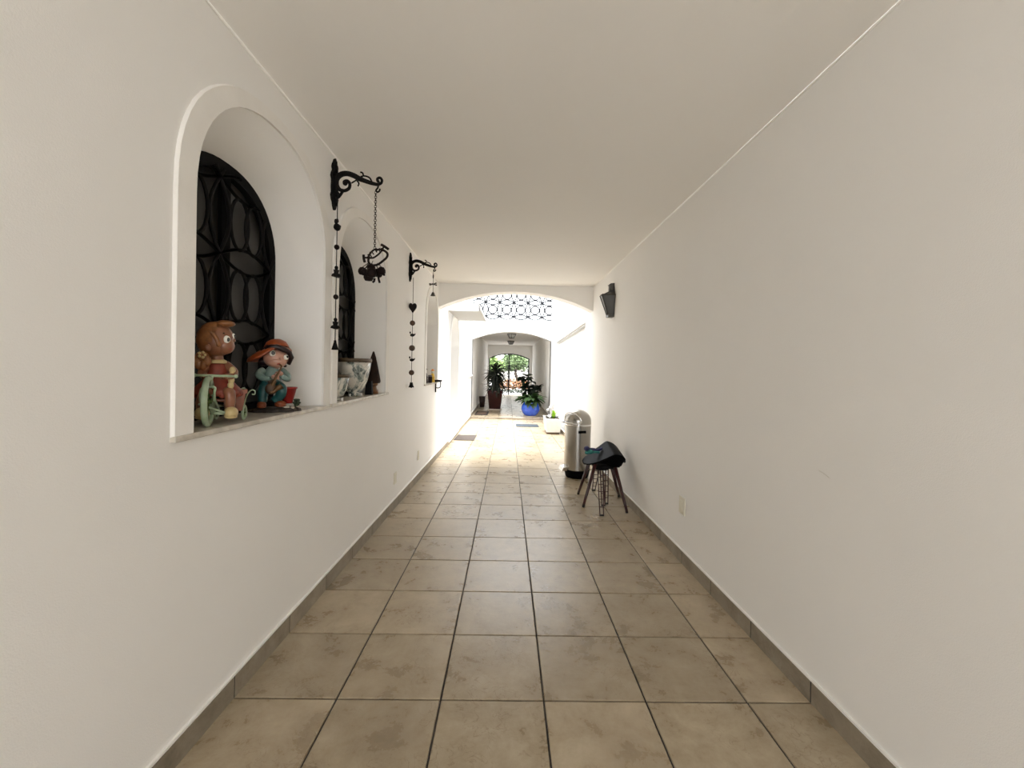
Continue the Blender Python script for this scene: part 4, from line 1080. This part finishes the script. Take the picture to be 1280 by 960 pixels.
def under(u, v):
    p = seat_pt(u, v); e = 1-max(abs(u)**3, abs(v)**4)
    full_ = p.z - .43
    d = .009 + (full_-.009)*max(0, min(1, e*1.5))*max(.35, min(1, (u+1)*.75))
    return Vector((p.x*(1-.04*abs(u)), p.y*(1-.10), max(p.z - d, .428)))
top = [[mb.b.verts.new(seat_pt(-1+2*i/(nu-1), -1+2*j/(nv-1))) for j in range(nv)] for i in range(nu)]
bot = [[mb.b.verts.new(under(-1+2*i/(nu-1), -1+2*j/(nv-1))) for j in range(nv)] for i in range(nu)]
for G_ in (top, bot):
    for i in range(nu-1):
        for j in range(nv-1): f = mb.b.faces.new((G_[i][j], G_[i+1][j], G_[i+1][j+1], G_[i][j+1])); f.smooth = True
def rim(a): return [a[0][j] for j in range(nv)] + [a[i][-1] for i in range(1, nu)] + [a[-1][j] for j in range(nv-2, -1, -1)] + [a[i][0] for i in range(nu-2, 0, -1)]
ra, rb = rim(top), rim(bot)
for i in range(len(ra)): f = mb.b.faces.new((ra[i], ra[(i+1) % len(ra)], rb[(i+1) % len(ra)], rb[i])); f.smooth = True
seat = mb.build('seat', 'black_plastic', st)
mb = MB(); mb.box(-.10, .12, -.09, .12, .405, .43, bev=.006); mb.build('seat_mount', 'iron', st)
# second frame of hairpin legs standing inside it
st2 = thing('hairpin_leg_stool', 'low stool frame on dark laddered hairpin legs tucked under the black seat', 'stool', (1.08, 4.63, fz(4.63)))
org2 = Vector((1.08, 4.63, fz(4.63)))
for (fx, fy), (tx, ty) in (((.993, 4.175), (1.055, 4.56)), ((1.105, 5.10), (1.06, 4.74)), ((1.085, 4.50), (1.09, 4.58)), ((1.135, 4.57), (1.13, 4.62))):
    mb = MB(); foot = Vector((fx, fy, fz(fy)+.012)); topc = Vector((tx, ty, fz(ty)+.385))
    A_, B_ = topc-org2+Vector((-.030, 0, 0)), topc-org2+Vector((.030, 0, 0)); f_ = foot-org2
    a2, b2_ = f_+Vector((-.018, 0, 0)), f_+Vector((.018, 0, 0))
    mb.tube([A_, a2, f_+Vector((0, 0, -.004)), b2_, B_], .0058, 7)
    for k in range(1, 6): mb.tube([A_.lerp(a2, k/6), B_.lerp(b2_, k/6)], .004, 6)
    lg = mb.build('leg', 'wire_metal', st2)
    mb = MB(); mb.tube([f_+Vector((-.022, 0, -.002)), f_+Vector((.022, 0, -.002))], .0095, 8); mb.build('foot_pad', 'rubber', lg)
mb = MB(); mb.lathe([(0, .385), (.085, .385), (.09, .392), (.085, .40), (0, .40)], (.0, 0, 0), 20); mb.build('seat_disc', 'iron', st2)
# rolled cloth on the seat
cl = thing('folded_cloth', 'rolled navy and teal cloth lying at the front edge of the black stool seat', 'cloth', (.935, 4.66, fz(4.62)+.555))
mb = MB(); mb.ell((-.02, -.02, .052), (.034, .04, .030), 14, 10); mb.tube(smooth_path([(0, -.02, .05), (.06, -.01, .045), (.11, 0, .035), (.16, .02, .05)], 4), .014, 8); mb.build('navy_roll', 'navy_cloth', cl)
mb = MB(); mb.ell((.015, -.045, .022), (.035, .035, .026), 14, 10); mb.ell((-.022, -.04, .012), (.025, .03, .022), 12, 8); mb.tube(smooth_path([(.0, -.04, .015), (.06, -.04, .02), (.12, -.02, .012)], 4), .014, 8); mb.build('teal_roll', 'teal_cloth', cl)

# ---------------------------------------------------------------- doormats
def doormat(lab, x0, x1, y0, y1, m, fzz, inset=None):
    t = thing('doormat', lab, 'mat', ((x0+x1)/2, (y0+y1)/2, fzz((y0+y1)/2)))
    hx, hy = (x1-x0)/2, (y1-y0)/2
    mb = MB(); mb.box(-hx, hx, -hy, hy, .002, .012, bev=.003); o = mb.build('mat_body', m, t); 
    if inset: mb = MB(); mb.box(-hx*.72, hx*.72, -hy*.72, hy*.72, .011, .014); mb.build('mat_center', inset, t)
    if fzz is fz: t.rotation_euler = (SLOPE, 0, 0)
doormat('grey brown doormat before the white courtyard door', -1.125, -.685, 8.82, 9.58, 'mat_brown', fz)
doormat('blue grey doormat on the courtyard floor beside the white planter', .27, .90, 11.33, 11.93, 'mat_blue', fz)
doormat('dark doormat with brown centre before the red planter', -1.08, -.64, 13.68, 14.95, 'mat_dark', lambda y: UF, 'mat_center')

# ---------------------------------------------------------------- plants
def leaf_mesh(name, L_, w_, m, droop=.35, fold=.15, thick=.0015):
    mb = MB(); n = 7; rows = []
    for i in range(n+1):
        t = i/n; ww = w_*math.sin(PI*min(1, t*.92+.05))**.8; x = L_*t; z = -droop*L_*t*t
        if i == n: ww = 0.001
        rows.append([mb.b.verts.new((x, -ww/2, z+fold*ww)), mb.b.verts.new((x, 0, z)), mb.b.verts.new((x, ww/2, z+fold*ww))])
    for A_, B_ in zip(rows, rows[1:]):
        for k in range(2): f = mb.b.faces.new((A_[k], A_[k+1], B_[k+1], B_[k])); f.smooth = True
    me = bpy.data.meshes.new(name); mb.b.to_mesh(me); mb.b.free(); me.materials.append(MATS[m]); return me
def pot_lathe(t, prof, m, seg=32, name='pot', rz=0):
    mb = MB(); mb.lathe(prof, (0, 0, 0), seg); return mb.build(name, m, t)
# blue pot
t = thing('potted_peace_lily', 'leafy green plant in a round cobalt blue glazed pot on the step', 'plant', (.785, 13.62, UF))
pot_lathe(t, [(0, 0), (.24, 0), (.25, .03), (.20, .035), (0, .035)], 'saucer', name='saucer')
mb = MB(); mb.lathe([(0, .035), (.17, .035), (.20, .05), (.27, .13), (.31, .24), (.30, .34), (.26, .42), (.23, .455), (.25, .475), (.23, .48), (.21, .46), (.0, .44)], (0, 0, 0), 40); mb.build('pot', 'blue_glaze', t)
mb = MB(); mb.lathe([(0, .45), (.215, .45)], (0, 0, 0), 24); mb.build('soil', 'soil', t)
lm = leaf_mesh('leaf', .33, .14, 'leaf_green', .6)
random.seed(11)
for k in range(74):
    a = k*2.4; el = random.uniform(-.2, 1.0); r_ = random.uniform(.02, .16)
    link_copy(lm, 'leaf', t, (r_*math.cos(a), r_*math.sin(a), .50+random.uniform(0, .14)), (random.uniform(-.4, .4), -el, a), (random.uniform(.8, 1.2),)*3)
# dark rubber plant behind
t = thing('rubber_plant', 'dark tall broad leaved plant in a small pot behind the blue pot', 'plant', (.80, 14.75, UF))
pot_lathe(t, [(0, 0), (.15, 0), (.19, .30), (.17, .30), (.15, .26), (0, .26)], 'dark_pot')
mb = MB()
stems = [((0, 0), (-.28, 0, 1.15)), ((.02, 0), (-.10, .05, 1.25)), ((0, .02), (.22, 0, .95)), ((0, 0), (.33, .05, .80))]
for (a, b), c in stems: mb.tube(smooth_path([(a, b, .25), (c[0]*.6, c[1]*.5, .25+c[2]*.45), (c[0], c[1], .1+c[2])], 4), .012, 6)
mb.build('stem', 'stem', t)
lm2 = leaf_mesh('leaf', .27, .18, 'leaf_dark', .3)
for k in range(120):
    (a, b), c = stems[k % 4]; f_ = random.uniform(.42, 1.02); aa = k*2.4
    p = Vector((c[0]*f_, c[1]*f_, .1+.15*(1-f_)+c[2]*f_))
    link_copy(lm2, 'leaf', t, p, (random.uniform(-.5, .5), -random.uniform(-.4, .9), aa), (random.uniform(.7, 1.05),)*3)
# big planter with palm like plant
t = thing('potted_dracaena', 'large spiky leaved plant in a tall dark red planter left of the passage', 'plant', (-.46, 15.75, UF))
mb = MB(); mb.lathe([(0, .03), (.30, .03), (.40, .68), (.41, .72), (.37, .72), (.35, .66), (0, .64)], (0, 0, 0), 4); 
o = mb.build('planter', 'red_pot', t); o.rotation_euler = (0, 0, PI/4)
mb = MB(); mb.box(-.27, .27, -.27, .27, 0, .03); mb.build('saucer', 'saucer', t)
mb = MB(); mb.tube([(0, 0, .6), (.02, 0, 1.0), (-.03, 0, 1.35)], .04, 8); mb.tube([(.05, 0, .6), (.14, .05, 1.15)], .03, 8); mb.build('stem', 'stem', t)
lm3 = leaf_mesh('leaf', .64, .085, 'leaf_palm', .5, .1)
for k in range(210):
    a = k*2.399; hgt = random.choice((1.38, 1.42, 1.15, .98, .85)); el = random.uniform(-.6, 1.0)
    link_copy(lm3, 'leaf', t, (-.02+random.uniform(-.06, .1), random.uniform(-.05, .05), hgt+random.uniform(-.1, .1)), (random.uniform(-.3, .3), -el, a), (random.uniform(.7, 1.05)*(.78 if math.cos(a) < -.5 else 1),)*3)
mb = MB(); mb.lathe([(0, 0), (.13, 0), (.17, .42), (.15, .42), (0, .38)], (0, 0, 0), 4); o = mb.build('planter', 'dark_pot'); o.location = (-1.0, 16.6, UF); o.rotation_euler = (0, 0, PI/4); tag(o, 'small dark planter in the corner left of the red planter', 'planter')
# white planter box
px, py = 1.145, 10.35; pz = fz(py)
t = thing('white_planter', 'square white planter with small plants by the courtyard right wall', 'planter', (px, py, pz))
mb = MB(); mb.box(-.15, .15, -.29, .29, 0, .05); mb.build('base', 'brown_base', t)
mb = MB(); n_ = .185
def frus(mb, z0, z1, a0, b0, a1, b1):
    v = [mb.b.verts.new(p) for p in ((-a0, -b0, z0), (a0, -b0, z0), (a0, b0, z0), (-a0, b0, z0), (-a1, -b1, z1), (a1, -b1, z1), (a1, b1, z1), (-a1, b1, z1))]
    for f in ((0, 1, 5, 4), (1, 2, 6, 5), (2, 3, 7, 6), (3, 0, 4, 7)): mb.b.faces.new([v[i] for i in f])
    return v
v = frus(mb, .05, .385, .165, .32, .20, .36); mb.b.faces.new(v[:4][::-1])
v2_ = frus(mb, .33, .385, .17, .33, .175, .335); 
for i in range(4): mb.b.faces.new((v[4+i], v[4+(i+1) % 4], v2_[4+(i+1) % 4], v2_[4+i]))
mb.build('box', 'white_pot', t)
mb = MB(); mb.box(-.17, .17, -.33, .33, .33, .365); mb.build('soil', 'soil', t)
lm4 = leaf_mesh('leaf', .22, .09, 'leaf_bright', .1)
for k in range(5): link_copy(lm4, 'leaf', t, (.02, -.15, .36), (0, -1.2-.12*k, k*1.3))
lm5 = leaf_mesh('succulent_leaf', .10, .05, 'leaf_dark', .2)
for k in range(22): link_copy(lm5, 'succulent_leaf', t, (random.uniform(-.14, .12), random.uniform(-.26, .2), .37), (0, -random.uniform(.1, 1.0), k*2.4))
mb = MB()
for k in range(4): mb.tube(smooth_path([(-.06+.03*k, .1, .36), (-.07+.03*k, .1, .55), (-.04+.035*k, .08, .66+.02*k)], 3), .004, 5)
mb.build('stem', 'stem', t)
for (a, b, c) in ((-.09, -.05, .42), (-.05, .1, .62), (-.02, .08, .66), (-.10, .1, .56), (-.06, -.1, .40)): 
    mb = MB(); mb.ell((a, b, c), (.035, .03, .03), 8, 6); mb.build('blossom', 'petal_white', t)
